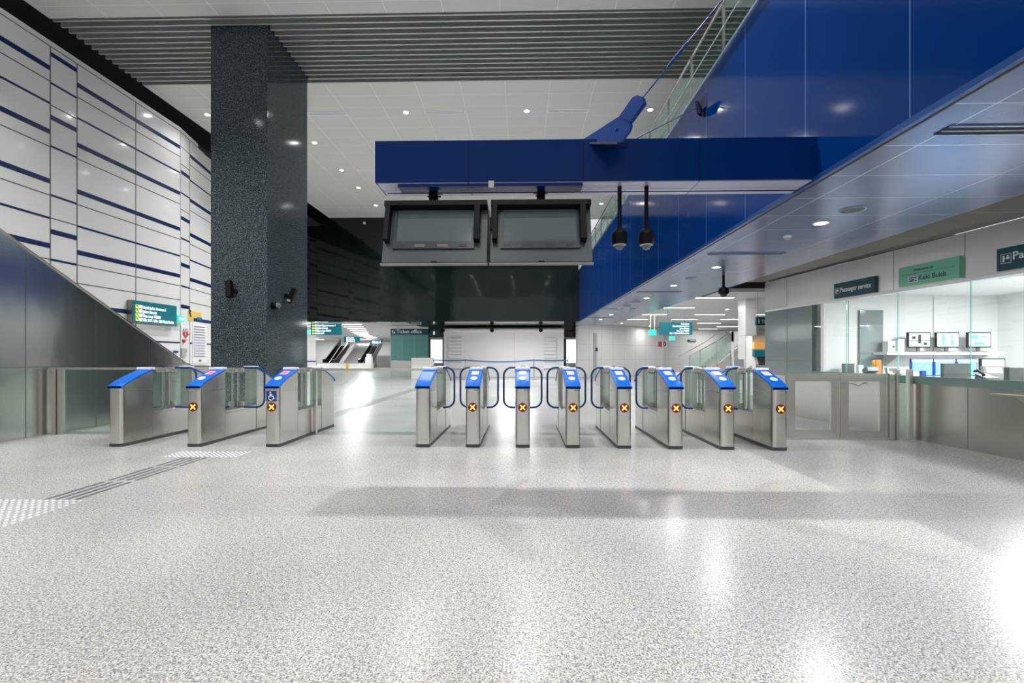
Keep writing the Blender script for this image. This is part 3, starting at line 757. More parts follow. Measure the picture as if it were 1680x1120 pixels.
def gate(cx, y0, kind, left, right, label):
    root = thing('ticket_gate', label, 'ticket gate', (cx, y0, 0), 0, 'row of ticket gates')
    pedestal(root, False, kind, 0); pedestal(root, True, kind, 0)
    b = MB(); b.box(-GW + .004, GW - .004, .60, GL - .60, .05, .49, .003); lowc = b.build('low_cabinet', 'steel', root)
    MB().box(-GW + .02, GW - .02, .59, GL - .59, .49, .496).build('top_plate', 'steel_dark', root)
    MB().box(-GW + .002, GW - .002, .02, GL - .02, 0, .052).build('plinth', 'kick', root)
    b = MB()
    for sx in (-1, 1): MB().box(sx * (GW - .004) - .001, sx * (GW - .004) + .001, .6, GL - .6, .44, .444).build('trim_line', 'steel_dark', lowc)
    ym = GL / 2
    MB().box(-.006, .006, .66, GL - .66, .50, 1.16).build('glass_screen', 'glass_green', root)
    for y in (ym - .10, ym + .06):
        MB().cyl((0, y, .496), (0, y, 1.12), .022, 12).cyl((0, y, .496), (0, y, .515), .03, 12).build('hinge_post', 'steel', root, smooth=True)
    MB().box(-.085, .085, ym - .16, ym + .12, 1.115, 1.19, .01).build('hinge_head', 'steel', root)
    MB().tube([(.02, ym - .1, 1.19), (.04, ym - .12, 1.215), (.0, ym - .16, 1.225), (-.05, ym - .2, 1.20)], .004, 5).build('cable', 'black', root)
    for sx, wlen in ((-1, left), (1, right)):
        if not wlen: continue
        for z in (.55, 1.13):
            MB().prism([(sx * .02, z - .045), (sx * .10, z - .045), (sx * .135, z - .02), (sx * .135, z + .03), (sx * .11, z + .045), (sx * .02, z + .045)], ym + .0, ym + .035, 'y').build('wing_bracket', 'steel', root)
        r = .14; x1 = wlen; z0, z1 = .495, 1.19; pts = [(sx * .13, ym + .02, z1)]
        for i in range(9): a = math.pi / 2 - i * math.pi / 16; pts.append((sx * (x1 - r + r * math.cos(a)), ym + .02, z1 - r + r * math.sin(a)))
        for i in range(9): a = -i * math.pi / 16; pts.append((sx * (x1 - r + r * math.cos(a)), ym + .02, z0 + r + r * math.sin(a)))
        pts.append((sx * .13, ym + .02, z0))
        wr = MB().tube(pts, .0165, 8).build('wing_rail', 'tube_blue', root, smooth=True)
        n = len(pts); MB().prism([(p[0], p[2]) for p in pts], ym + .016, ym + .024, 'y').build('wing_glass', 'glass_clear', wr)
    return root
gate(-6.235, 7.05, 'plain', 0, .50, 'leftmost ticket gate with plain blue lid and no cross sign, by the steel cladding')
gate(-5.03, 7.07, 'wide', .50, .50, 'second ticket gate from the left, orange cross, in front of the white wall')
gate(-3.82, 7.08, 'wheel', .50, 0, 'ticket gate with blue wheelchair plate above its orange cross')
gate(-1.52, 7.12, 'plain', 0, .33, 'ticket gate with plain blue lid right of the low glass fence')
gate(-.755, 7.12, 'std', .33, .33, 'narrow ticket gate just right of the second plain lidded gate')
gate(.005, 7.11, 'std', .33, .33, 'ticket gate seen exactly end on, both wings visible, in the middle')
gate(.765, 7.10, 'std', .33, .33, 'ticket gate just right of the end on middle gate, orange cross')
gate(1.53, 7.08, 'std', .33, .33, 'fourth ticket gate from the right end, orange cross, left flank turned to view')
gate(2.29, 7.05, 'std', .33, .33, 'third ticket gate from the right end, orange cross, pale wall behind')
gate(3.045, 7.02, 'std', .33, .33, 'second ticket gate from the right end, far stairs behind')
gate(3.785, 6.97, 'std', .33, 0, 'rightmost ticket gate beside the steel framed swing gates')

# ================================================================== LOW GLASS FENCES
t = thing('glass_fence', 'low glass fence with steel top rail between the wheelchair gate and the next one', 'fence', (-2.7, 8.22, 0))
MB().box(-3.70, -1.70, 8.19, 8.24, 1.13, 1.175, .004).build('top_rail', 'steel', t, world=True)
MB().box(-3.62, -1.72, 8.205, 8.217, .03, 1.13).build('glass_panel', 'glass_clear', t, world=True)
for x in (-3.66, -1.70): MB().box(x - .03, x + .03, 8.18, 8.25, 0, 1.16, .004).build('post', 'steel', t, world=True)
t = thing('glass_fence', 'short glass fence with steel post at the foot of the steel cladding', 'fence', (-7.3, 8.15, 0))
MB().box(-8.36, -6.38, 8.13, 8.17, 1.15, 1.19, .004).build('top_rail', 'steel', t, world=True)
MB().box(-8.14, -6.40, 8.144, 8.156, .03, 1.15).build('glass_panel', 'glass_green', t, world=True)
for x in (-8.28, -8.18): MB().box(x - .035, x + .035, 8.11, 8.19, 0, 1.19, .004).build('post', 'steel', t, world=True)

# ================================================================== STEEL SWING GATES ON THE RIGHT
def swing(x0, x1, y0, label):
    t = thing('swing_gate', label, 'gate', ((x0 + x1) / 2, y0, 0), group='steel framed swing gates')
    zt = 1.10; w1 = .17
    b = MB(); b.prism([(x0, .03), (x1, .03), (x1 - w1 * .8, .15), (x0 + w1 * .8, .15)], y0, y0 + .05, 'y')
    b.prism([(x0, zt), (x1, zt), (x1 - w1 * .8, zt - .13), (x0 + w1 * .8, zt - .13)], y0, y0 + .05, 'y')
    b.prism([(x0, .03), (x0 + w1 * .8, .15), (x0 + w1 * .8, zt - .13), (x0, zt)], y0 - .001, y0 + .05, 'y')
    b.prism([(x1, .03), (x1 - w1 * .8, .15), (x1 - w1 * .8, zt - .13), (x1, zt)], y0 - .001, y0 + .05, 'y')
    b.build('frame', 'steel', t, world=True)
    MB().box(x0 + w1 * .8, x1 - w1 * .8, y0 + .02, y0 + .03, .15, zt - .13).build('glass_panel', 'glass_clear', t, world=True)
    return t
yg = 7.92
swing(pX(1291, yg), pX(1377, yg), yg, 'left leaf of the steel framed glass swing gate beside the last ticket gate')
t = swing(pX(1379, yg), pX(1457, yg), yg, 'right leaf of the steel framed glass swing gate with push bar behind')
x0, x1 = pX(1383, yg), pX(1430, yg)
MB().tube([(x0, yg + .1, .93), (x0 + .25, yg + .14, .93), (x0 + .33, yg + .12, .89), (x0 + .43, yg + .14, .93), (x1, yg + .1, .94)], .012, 8).build('push_bar', 'steel', t, world=True, smooth=True)
for px, w_, nm in ((1463, .09, 'beside the right swing leaf'), (1473, .05, 'thin one, second from the gate'), (1495, .06, 'at the corner of the service counter')):
    x = pX(px, yg); o = MB().box(x - w_ / 2, x + w_ / 2, yg - .01, yg + .08, 0, 1.17 if w_ < .08 else 1.10, .006).build('post', 'steel')
    tag(o, 'square steel post %s' % nm, 'post', 'steel posts by the swing gate')
x0, x1 = pX(1476, yg) + .01, pX(1491, yg)
t = thing('glass_fence', 'narrow glass fence piece between two steel posts by the service counter', 'fence', ((x0 + x1) / 2, yg, 0))
MB().box(x0, x1, yg + .03, yg + .04, .03, 1.12).build('glass_panel', 'glass_green', t, world=True)
# counter shelf at the right edge
t = thing('counter_shelf', 'steel pass shelf on brackets below the office glass at the right edge', 'shelf', tuple(RA + RN * .0 + Vector((0, 0, .86))))
sa = atR(1655, 648)[0]
MB(MR).box(sa - 1.6, sa, -.28, -.002, .865, .885, .004).build('shelf_top', 'steel', t, world=True)
for k in (.25, 1.2): MB(MR).prism([(-.24, .864), (-.002, .864), (-.002, .70)], sa - k - .01, sa - k + .01, 'x').build('bracket', 'steel', t, world=True)

# ================================================================== LEFT: inclined steel cladding
LX = -8.40
ya, yb_ = 7.37, 11.62
za = 3.41; zb_ = 1.15
sl = (za - zb_) / (yb_ - ya)
y_lo = 12.4
prof = [(-9, 0), (y_lo, 0), (y_lo, 1.09), (yb_ + .15, 1.11), (yb_ - .1, 1.19), (ya, za), (ya - 6.5, za + sl * 6.5), (-9, za + sl * 6.5)]
t = thing('stair_cladding', 'large wedge of brushed steel cladding rising left beside the white wall', 'stair cladding', (LX, 9, 0))
b = MB(); b.prism(prof, LX - .25, LX, 'x'); b.build('steel_panels', 'steel_cladding', t, world=True)
b = MB()
for px in (42, 158, 245): yv = aX(px, 600, LX).y; b.box(LX - .01, LX + .003, yv - .006, yv + .006, 0.02, za - sl * (yv - ya) - .05)
b.box(LX - .01, LX + .003, -9, y_lo, 1.195, 1.205)
for k in range(6): yv = 7.9 - 1.9 - 1.9 * k; b.box(LX - .01, LX + .003, yv - .006, yv + .006, .02, 3.4)
b.build('panel_joint', 'steel_dark', t, world=True)
b = MB(); pr = [(ya - 6.5, za + sl * 6.5), (yb_ - .1, 1.19), (yb_ + .15, 1.11), (y_lo, 1.09)]
b.tube([(LX + .0, p[0], p[1] + .015) for p in pr], .025, 6); b.build('edge_rail', 'steel', t, world=True)

# ================================================================== LEFT WALL FITTINGS
WXf = -10.9
M_L = lambda p: frame(p, (0, 1, 0), (0, 0, 1), (1, 0, 0))     # text frame on the left wall
sx = -10.74
p0 = aX(217, 530, sx); p1 = aX(290, 500, sx); zt = pZ(491, 217, p0.y); zt = aX(217, 491.5, sx).z; zb = aX(217, 529.5, sx).z
t = thing('direction_sign', 'lit teal direction sign with four lines and yellow arrows on the white wall', 'sign', (sx - .2, (p0.y + p1.y) / 2, zb))
MB().box(-10.9, sx, p0.y, p1.y, zb, zt, .01).build('sign_box', 'steel_dark', t, world=True)
MB().box(sx, sx + .012, p0.y + .02, p1.y - .02, zb + .02, zt - .02).build('sign_face', 'teal_lit', t, world=True)
hh = (zt - zb)
for k, s in enumerate(('Kaki Bukit Avenue 1', 'Jalan Damai', 'Bus stop 72021', 'Blk 7xx / Blk 6xx Kaki Bukit'.replace('7xx', '517').replace('6xx', '529'))):
    z = zt - hh * (.33 + .185 * k)
    text(s, hh * .17, 'sign_glow', t, M_L((sx + .014, p0.y + .36, z)), sx=.95)
    MB().box(sx + .012, sx + .016, p0.y + .23, p0.y + .33, z, z + hh * .13).build('exit_badge', 'sign_glow', t, world=True)
    MB(M_L((sx + .014, p0.y + .1, z))).box(0, .11, 0, hh * .15, 0, .002).build('arrow_tile', 'arrow_yellow', t, world=True)
    MB(M_L((sx + .017, p0.y + .1, z))).prism([(.02, .085), (.02, .03), (.04, .05), (.075, .015), (.09, .03), (.055, .065), (.075, .085)], 0, .002, 'z').build('arrow', 'teal_sign', t, world=True)
# exit box sign
p = aX(298, 523, -10.75)
t = thing('exit_sign', 'small glowing green exit sign beside the lit teal direction sign', 'sign', (-10.75, p.y, p.z))
MB().box(-10.9, -10.75, p.y - .14, p.y + .14, p.z - .09, p.z + .09, .01).build('sign_box', 'exit_green', t, world=True)
text('EXIT', .11, 'sign_glow', t, M_L((-10.745, p.y, p.z - .04)), align='CENTER')
# objects on the bent wall: intersect
NB_ = Vector((d2.y, -d2.x, 0))
def atB(px, py, out=0.):
    r = ray(px, py); P_ = A2 + NB_ * out; tt = (P_ - O).dot(NB_) / r.dot(NB_); q = O + r * tt; return (q - A2).dot(d2), q.z
def Bbox(px0, py0, px1, py1, th, name, m, parent=None, label=None, cat=None):
    a, z1 = atB(px0, py0); b2, z0 = atB(px1, py1)
    mb = MB(M2).box(a, b2, -th, 0.0, z0, z1)
    o = mb.build(name, m, parent, world=True) if parent else mb.build(name, m)
    if label: tag(o, label, cat)
    return o
def MB2(px, py, out=.0):
    s, z = atB(px, py); p = A2 + d2 * s + NB_ * out; return frame((p.x, p.y, z), d2, (0, 0, 1), NB_)
s0, z0 = atB(307, 518)
t = thing('notice_board', 'yellow arrow notice on the white wall beside the granite pillar', 'sign', tuple(A2 + d2 * s0 + Vector((0, 0, z0))))
Bbox(308, 509, 330, 521, .012, 'yellow_panel', 'sticker_yellow', t); Bbox(308, 519, 317, 527, .012, 'yellow_tab', 'sticker_yellow', t)
Bbox(323, 520, 331, 526, .014, 'teal_tag', 'teal_lit', t)
MB(MB2(309, 518, .014)).prism([(.02, .22), (.02, .02), (.06, .08), (.14, -.04), (.18, 0), (.1, .12), (.17, .2)], 0, .004, 'z').build('arrow', 'black', t, world=True)
s0, z0 = atB(302, 545)
t = thing('defibrillator_sign', 'white panel with AED letters above a red heart on the white wall', 'sign', tuple(A2 + d2 * s0 + Vector((0, 0, z0))))
Bbox(296, 534, 309, 557, .02, 'panel', 'white_paint', t)
text('AED', .16, 'grey_mark', t, MB2(303, 544.5, .022), align='CENTER', sx=1.3)
hb = MB(MB2(303, 549, .022)); hp = []
for i in range(24):
    a = 2 * math.pi * i / 24; hp.append((.0125 * 16 * math.sin(a) ** 3, .0080 * (13 * math.cos(a) - 5 * math.cos(2 * a) - 2 * math.cos(3 * a) - math.cos(4 * a))))
hb.prism(hp, 0, .004, 'z'); hb.build('heart', 'red', t, world=True)
MB(MB2(303, 549, .027)).prism([(.0, .07), (-.035, -.0), (-.005, .0), (-.01, -.06), (.035, .02), (.005, .02), (.02, .07)], 0, .002, 'z').build('bolt_symbol', 'white_mark', t, world=True)
s0, z0 = atB(300, 559.5); q = A2 + d2 * s0
o = MB().cyl(Vector((q.x, q.y, z0)), Vector((q.x, q.y, z0)) + NB_ * .06, .05, 16).build('alarm_button', 'red'); tag(o, 'small dark red round alarm under the red heart sign', 'alarm button')
s0, z0 = atB(300, 578)
t = thing('call_box', 'grey intercom box on the white wall below the heart sign', 'intercom', tuple(A2 + d2 * s0 + Vector((0, 0, z0))))
Bbox(296, 571, 303, 585, .05, 'case', 'grey_box', t); Bbox(304, 574, 305, 578, .03, 'lock', 'black', t)
Bbox(284, 575, 292, 579, .01, 'small_plate', 'plate_blue', None, 'tiny dark blue label plate left of the grey intercom box', 'label')
s0, z0 = atB(325, 560)
t = thing('wall_louvre', 'white louvred vent door on the white wall next to the granite pillar', 'vent', tuple(A2 + d2 * s0 + Vector((0, 0, z0))))
Bbox(315, 531, 338, 597, .02, 'frame', 'white_paint', t)
for k in range(12):
    y = 534 + k * 4.3
    Bbox(317, y, 335, y + 2.2, .05, 'louvre_blade', 'cap_white', t)
    Bbox(317, y + 2.2, 335, y + 3.0, .022, 'louvre_gap', 'grey_box', t)
Bbox(325, 590, 329, 593, .03, 'lock_plate', 'grey_mark', t)

# ================================================================== SIGNS ON THE STEEL HEADER
def Rtext(px, py, out=.0):
    s, z = atR(px, py); p = RA + RD * s + RN * out; return frame((p.x, p.y, z), RD * -1, (0, 0, 1), RN)
def Rbox(pxl, pyt, pxr, pyb, o0, o1, name, m, parent=None):
    s1, z1 = atR(pxl, pyt); s0, z0 = atR(pxr, pyb); z1b = z1
    return MB(MR).box(min(s0, s1), max(s0, s1), -o1, -o0, min(z0, z1), max(z0, z1)).build(name, m, parent, world=parent is not None)
def header_sign(pl, pr, pyt_l, pyb_l, name, label, m, cat='sign'):
    s1, zt = atR(pl, pyt_l, .05); _, zb = atR(pl, pyb_l, .05); s0, _ = atR(pr, pyt_l, .05)
    t = thing(name, label, cat, tuple(RA + RD * (s0 + s1) / 2 + Vector((0, 0, zb))))
    MB(MR).box(s0, s1, -.05, -.0, zb, zt, .004).build('sign_board', m, t, world=True)
    def T(s, frac_x, z, size, mm, al='LEFT', sx_=1.):
        ss = s1 + (s0 - s1) * frac_x; p = RA + RD * ss + RN * .052
        return text(s, size, mm, t, frame((p.x, p.y, z), RD * -1, (0, 0, 1), RN), align=al, sx=sx_)
    return t, s0, s1, zb, zt, T
def people_icon(t, s, z, h, m='sign_text'):
    p = RA + RD * s + RN * .052; M = frame((p.x, p.y, z), RD * -1, (0, 0, 1), RN)
    b = MB(M); e = h * .04
    for a in ((0, 0, h, e), (0, h - e, h, h), (0, 0, e, h), (h - e, 0, h, h)): b.box(a[0], a[2], a[1], a[3], 0, .002)
    b.build('icon_frame', m, t, world=True)
    b = MB(M); b.cyl((h * .28, h * .75, 0), (h * .28, h * .75, .003), h * .09, 12); b.box(h * .2, h * .36, h * .15, h * .64, 0, .003)
    b.cyl((h * .68, h * .78, 0), (h * .68, h * .78, .003), h * .09, 12); b.box(h * .56, h * .82, h * .42, h * .66, 0, .003); b.box(h * .36, h * .55, h * .5, h * .56, 0, .003)
    b.build('people_icon', m, t, world=True)
t, s0, s1, zb, zt, T_ = header_sign(1368, 1435, 466, 490, 'hanging_sign', 'dark teal sign reading Passenger service on the steel header', 'teal_sign')
hh = zt - zb; T_('Passenger service', (atR(1378.5, 470, .05)[0] - s1) / (s0 - s1), zb + hh * .36, hh * .44, 'sign_text', sx_=.8); people_icon(t, atR(1370.5, 470, .05)[0], zb + hh * .3, hh * .36)
t, s0, s1, zb, zt, T_ = header_sign(1474, 1573.5, 440, 471.5, 'station_sign', 'pale green welcome sign with the station name on the steel header', 'green_sign')
hh = zt - zb; wL = s1 - s0
T_('Welcome to', .44, zb + hh * .68, hh * .20, 'green_text', 'CENTER')
MB(MR).box(s0 + wL * .05, s1 - wL * .05, -.053, -.05, zb + hh * .555, zb + hh * .57).build('rule', 'green_text', t, world=True)
T_('Kaki Bukit', .36, zb + hh * .2, hh * .34, 'green_text', sx_=1.0)
sb = s1 - wL * .18
MB(MR).box(sb - wL * .17, sb, -.053, -.05, zb + hh * .15, zb + hh * .44, .002).build('badge', 'sign_text', t, world=True)
MB(MR).box(sb - wL * .16, sb - .01, -.055, -.05, zb + hh * .18, zb + hh * .41).build('badge_core', 'badge_blue', t, world=True)
p = RA + RD * (sb - wL * .085) + RN * .056; text('DT28', hh * .2, 'sign_text', t, frame((p.x, p.y, zb + hh * .225), RD * -1, (0, 0, 1), RN), align='CENTER')
t, s0, s1, zb, zt, T_ = header_sign(1635, 1740, 409, 445.5, 'hanging_sign', 'larger dark teal passenger sign cut by the right edge of the photo', 'teal_sign')
hh = zt - zb; T_('Passenger service', (atR(1661, 430, .05)[0] - s1) / (s0 - s1), zb + hh * .42, hh * .48, 'sign_text'); people_icon(t, atR(1642, 430, .05)[0], zb + hh * .3, hh * .42)

# ================================================================== OFFICE CONTENTS
# wall shelf with three screens
ys = 9.62; zs = pZ(577, 1550, ys)
t = thing('wall_shelf', 'long white shelf on the office back wall', 'shelf', (8.2, ys, zs))
xa, xb = pX(1455, ys), pX(1650, ys)
MB().box(xa, xb, ys, YB, zs - .06, zs, .004).build('board', 'white_paint', t, world=True)
for x in (xa + .3, xb - .3): MB().prism([(ys + .05, zs - .06), (YB, zs - .06), (YB, zs - .3)], x, x + .02, 'x').build('bracket', 'white_paint', t, world=True)
def screen(xc, y, z0, wd, ht, m, label, name='computer_monitor', group=None, stand=True, tilt=0, dirz=0., fr='black', th=.05):
    t = thing(name, label, 'monitor', (xc, y, z0), dirz, group)
    zz = .09 if stand else 0
    M = Matrix.Translation((0, 0, zz)) @ Matrix.Rotation(math.radians(-tilt), 4, 'X')
    MB(M).box(-wd / 2, wd / 2, 0, th, 0, ht, .006).build('casing', fr, t)
    MB(M).box(-wd / 2 + .02, wd / 2 - .02, -.003, .0, .02, ht - .02).build('screen', m, t)
    if stand:
        MB().box(-.03, .03, .02, .05, 0, .1).build('neck', 'console_grey', t); MB().box(-.12, .12, -.05, .12, 0, .015, .004).build('foot', 'console_grey', t)
    return t, M
for k, (a, e, m) in enumerate(((1490, 1527, 'screen_cam'), (1536, 1574, 'screen_white'), (1588, 1626, 'screen_cam'))):
    y = ys + .12; xa_, xb_ = pX(a, y), pX(e, y)
    t, M = screen((xa_ + xb_) / 2, y, zs, xb_ - xa_, .31, m, '%s of the three flat screens on the white office shelf' % ('left', 'middle', 'right')[k], group='screens on the office shelf')
    b = MB(M); w_ = (xb_ - xa_)
    if k == 0: b.box(-w_ * .45, w_ * .45, -.005, -.003, .13, .145); b.box(-.03, .03, -.005, -.003, .08, .26); b.box(-.15, -.08, -.005, -.003, .17, .23); b.box(.08, .15, -.005, -.003, .05, .1)
    elif k == 1: b.box(-.12, -.06, -.005, -.003, .04, .27); b.box(.05, .12, -.005, -.003, .05, .15); b.box(.06, .1, -.005, -.003, .19, .26)
    else: b.box(-.18, -.03, -.005, -.003, .17, .25); b.box(.02, .15, -.005, -.003, .2, .23); b.box(-.12, .1, -.005, -.003, .05, .11)
    b.build('camera_view', 'grey_bezel' if k == 0 else 'screen_blue', t)
y = ys + .15
for (a, e, nm, h_) in ((1457, 1469, 'white kit box with dark mark at the left end of the shelf', .22), (1472, 1484, 'plain white folder box beside the kit box on the shelf', .26)):
    o = MB().box(pX(a, y), pX(e, y), y, y + .15, zs, zs + h_, .003).build('storage_box', 'paper'); tag(o, nm, 'box')
    if a == 1457: MB().cyl((pX(466, y) if False else pX(1466, y), y - .004, zs + .11), (pX(1466, y), y, zs + .11), .025, 12).build('mark', 'green_text', o)
# desk and blue screens
yd = 8.75
t = thing('desk', 'long pale control desk along the office back wall', 'desk', (8.3, yd, 0))
MB().box(7.1, 9.9, 8.55, 9.35, .98, 1.02, .004).build('desktop', 'white_paint', t, world=True)
for x in (7.14, 8.4, 9.85): MB().box(x - .02, x + .02, 8.5, 9.3, 0, .98).build('leg', 'grey_box', t, world=True)
for k, (a, e) in enumerate(((1495, 1531), (1533, 1566), (1570, 1604), (1609, 1650))):
    xa_, xb_ = pX(a, 8.9), pX(e, 8.9)
    t, M = screen((xa_ + xb_) / 2, 8.9, 1.02, xb_ - xa_ - .01, pZ(587, 1550, 8.9) - 1.03, 'screen_blue' if k < 3 else 'screen_white', '%s wide blue screen in the row on the control desk' % ('first', 'second', 'third', 'fourth')[k], group='blue screens on the control desk', stand=False, fr='blue_item' if k < 3 else 'black')
    h_ = pZ(587, 1550, 8.9) - 1.03
    MB(M).box(-.19, .19, -.006, -.003, h_ - .06, h_ - .02).build('title_bar', 'screen_white', t)
    if k == 0: MB(M).box(-.08, -.04, -.006, -.003, h_ - .16, h_ - .12).box(.06, .1, -.006, -.003, h_ - .16, h_ - .12).build('window_icons', 'screen_white', t)
# things standing on the counter ledge inside the glass
led = MB(MR).box(S0, SG - .02, .165, .55, 1.0, 1.04).build('work_counter', 'grey_box'); tag(led, 'grey work ledge right behind the office glass', 'counter')
def ledge(px, dep=.32):   # world point on the ledge under pixel column px
    s, _ = atR(px, 600, -dep); return RA + RD * s - RN * dep
def con(px0, px1, h_, m, label, name, dep=.3, th=.06, z=1.04, cat='device', tilt=0, scr=None):
    """a device standing on the ledge parallel to the back wall"""
    p = ledge((px0 + px1) / 2, dep); xa_, xb_ = pX(px0, p.y), pX(px1, p.y)
    t = thing(name, label, cat, (p.x, p.y, z)); foot = cat in ('monitor', 'device')
    M = Matrix.Translation((0, 0, .004 + th * math.sin(math.radians(tilt)))) @ Matrix.Rotation(math.radians(-tilt), 4, 'X')
    wd = (xb_ - xa_)
    MB(M).box(-wd / 2, wd / 2, 0, th, 0.0, h_, .006).build('casing', m, t)
    if scr: MB(M).box(-wd * .36, wd * .36, -.004, 0, h_ * .42, h_ * .86).build('screen', scr, t)
    if foot: MB().box(-wd * .3, wd * .3, -.03, th + .04, 0, .012).build('foot', 'console_grey', t)
    return t
con(1548, 1592, .23, 'console_grey', 'large dark flat monitor seen from behind on the office ledge', 'computer_monitor', .36, cat='monitor')
con(1616, 1652, .20, 'grey_box', 'grey desk terminal with small screen behind the glass near the right edge', 'desk_terminal', .48, .04, tilt=12, scr='screen_cam')
con(1656, 1700, .19, 'console_grey', 'dark terminal cut by the right edge of the photo', 'desk_terminal', .40, .08)
con(1457, 1482, .13, 'grey_box', 'grey telephone terminal on the ledge left of the blue screens', 'desk_terminal', .36, .06, tilt=15, scr='console_grey')
con(1384, 1402, .19, 'console_grey', 'black flat monitor at the far end of the office ledge', 'computer_monitor', .34, .06, cat='monitor')
con(1424, 1443, .09, 'console_grey', 'low ticket terminal with tiny green display on the ledge', 'desk_terminal', .3, .14, tilt=25, scr='exit_green')
con(1409, 1417, .17, 'paper', 'white file box on the ledge beside the far black monitor', 'file_box', .3, .08, cat='box')
con(1432, 1437, .26, 'yellow', 'yellow binder standing near the office door', 'binder', .50, .04, cat='binder')
con(1438, 1446, .27, 'orange_box', 'orange binder standing near the office door', 'binder', .50, .04, cat='binder')
con(1512, 1520, .10, 'blue_item', 'small blue cup on the office ledge left of the big monitor', 'cup', .3, .05, cat='cup')
con(1498, 1509, .07, 'paper', 'crumpled white papers on the office ledge by the blue cup', 'paper_stack', .3, .1, cat='papers')
p = ledge(1620, .24); t = thing('desk_phone', 'black desk phone with handset behind the glass near the right edge', 'telephone', (p.x, p.y, 1.04))
MB().prism([(-.08, 0), (.1, 0), (.1, .09), (-.08, .03)], -.09, .09, 'x').build('phone_base', 'console_grey', t)
MB().tube([(-.11, -.06, .07), (-.10, -.03, .1), (-.1, .05, .14), (-.11, .09, .12)], .02, 8).build('handset', 'black', t)
p = ledge(1361, .30); t = thing('desk_phone', 'small black phone on the ledge behind the far clear pane', 'telephone', (p.x, p.y, 1.04))
MB().prism([(-.06, 0), (.06, 0), (.06, .09), (-.06, .03)], -.06, .06, 'x').build('phone_base', 'console_grey', t)
MB().tube([(-.02, -.05, .05), (.0, .05, .12)], .018, 6).build('handset', 'black', t)

# ================================================================== BACK: hoarding, stanchions, adverts
YH = 30.5
hx0, hx1 = pX(728, YH), pX(925, YH)
t = thing('hoarding', 'wide pale hoarding screen with two columns of louvres before the dark wall', 'hoarding', ((hx0 + hx1) / 2, YH, 0))
MB().box(hx0, hx1, YH, YH + .5, 0, 3.05, .01).build('panel', 'canvas', t, world=True)
MB().cyl((hx0, YH - .05, 3.05), (hx1, YH - .05, 3.05), .13, 14).build('roller', 'white_paint', t, world=True, smooth=True)
for px in (727.5, 807.5, 887): x = pX(px, YH); MB().cyl((x, YH - .24, 3.03), (x, YH - .16, 3.03), .13, 12).box(x - .02, x + .02, YH - .2, YH - .16, 3.1, 3.26).build('roller_clip', 'black', t, world=True)
x = pX(844, YH); MB().box(x - .008, x + .008, YH - .004, YH, .1, 2.9).build('joint', 'grey_box', t, world=True)
for a, e in ((737, 758), (892, 912)):
    for k in range(9):
        if k == 7: continue
        z = pZ(556 + 5.85 * k, 850, YH); xa_, xb_ = pX(a, YH), pX(e, YH)
        b = MB(); b.prism([(YH, z + .11), (YH - .12, z + .08), (YH - .16, z), (YH - .14, z - .06), (YH, z - .11)], xa_, xb_, 'x'); b.build('louvre', 'paper', t, world=True)
YS = 27.0
sp = []
for k, px in enumerate((712, 764, 876, 931)):
    x = pX(px, YS); sp.append(x)
    t = thing('stanchion', '%s queue barrier post in front of the pale hoarding' % ('leftmost', 'second', 'third', 'rightmost')[k], 'barrier post', (x, YS, 0), group='queue barrier posts')
    MB().lathe([(0, .0), (.17, 0), (.17, .02), (.04, .05), (0, .05)], seg=20).build('base', 'steel', t, smooth=True)
    MB().cyl((0, 0, .04), (0, 0, 1.08), .028, 12).build('pole', 'steel', t, smooth=True)
    MB().cyl((0, 0, 1.06), (0, 0, 1.18), .04, 12).build('belt_head', 'ribbon', t, smooth=True)
for i in range(3):
    a, e = sp[i], sp[i + 1]; n = 10; sag = .1 if i == 1 else .02; b = MB(); v = []
    for k in range(n + 1):
        u = k / n; z = 1.13 - sag * 4 * u * (1 - u); x = a + .05 + (e - a - .1) * u; v += [(x, YS, z - .035), (x, YS, z + .035), (x, YS + .004, z + .035), (x, YS + .004, z - .035)]
    f = []
    for k in range(n): f += [(k * 4 + j, k * 4 + (j + 1) % 4, k * 4 + 4 + (j + 1) % 4, k * 4 + 4 + j) for j in range(4)]
    b._add(v, f); o = b.build('barrier_belt', 'ribbon'); tag(o, '%s blue belt strung between queue barrier posts' % ('left', 'middle sagging', 'right')[i], 'barrier belt', 'queue barrier belts')
for (a, e, nm) in ((707, 725.5, 'left'), (929.5, 944.5, 'right')):
    y = YR - .1; xa_, xb_ = pX(a, y), pX(e, y)
    t = thing('light_box', 'glowing white poster light box at the %s end of the dark wall' % nm, 'light box', ((xa_ + xb_) / 2, y, .9))
    MB().box(xa_ - .06, xb_ + .06, y, YR, .65, 2.62, .01).build('frame', 'steel_dark', t, world=True)
    MB().box(xa_, xb_, y - .01, y, pZ(595, 900, y), pZ(557, 900, y)).build('lit_panel', 'panel_lit', t, world=True)
for (a, e, nm) in ((815, 845, 'left'), (849.5, 879, 'right')):
    y = 26.45; xa_, xb_ = pX(a, y), pX(e, y)
    o = MB().box(xa_, xb_, y - .09, y + .09, 3.225, 3.268).build('strip_light', 'cap_white'); area('strip_lamp', None, ((xa_ + xb_) / 2, y, 3.22), .9, 110, (0, 0, 0), 'RECTANGLE', .12); tag(o, '%s white linear fitting under the dark wall header' % nm, 'strip light', 'linear fittings under the header')
y = 27.7; xa_, xb_ = pX(675, y), pX(709, y)
t = thing('reception_box', 'plain white boxed counter in front of the ticket office', 'counter', ((xa_ + xb_) / 2, y, 0))
MB().box(xa_, xb_, y, y + .6, 0, 1.22, .01).build('body', 'paper', t, world=True); MB().box(xa_ - .02, xb_ + .02, y - .02, y + .62, 1.22, 1.26, .005).build('top', 'white_paint', t, world=True)
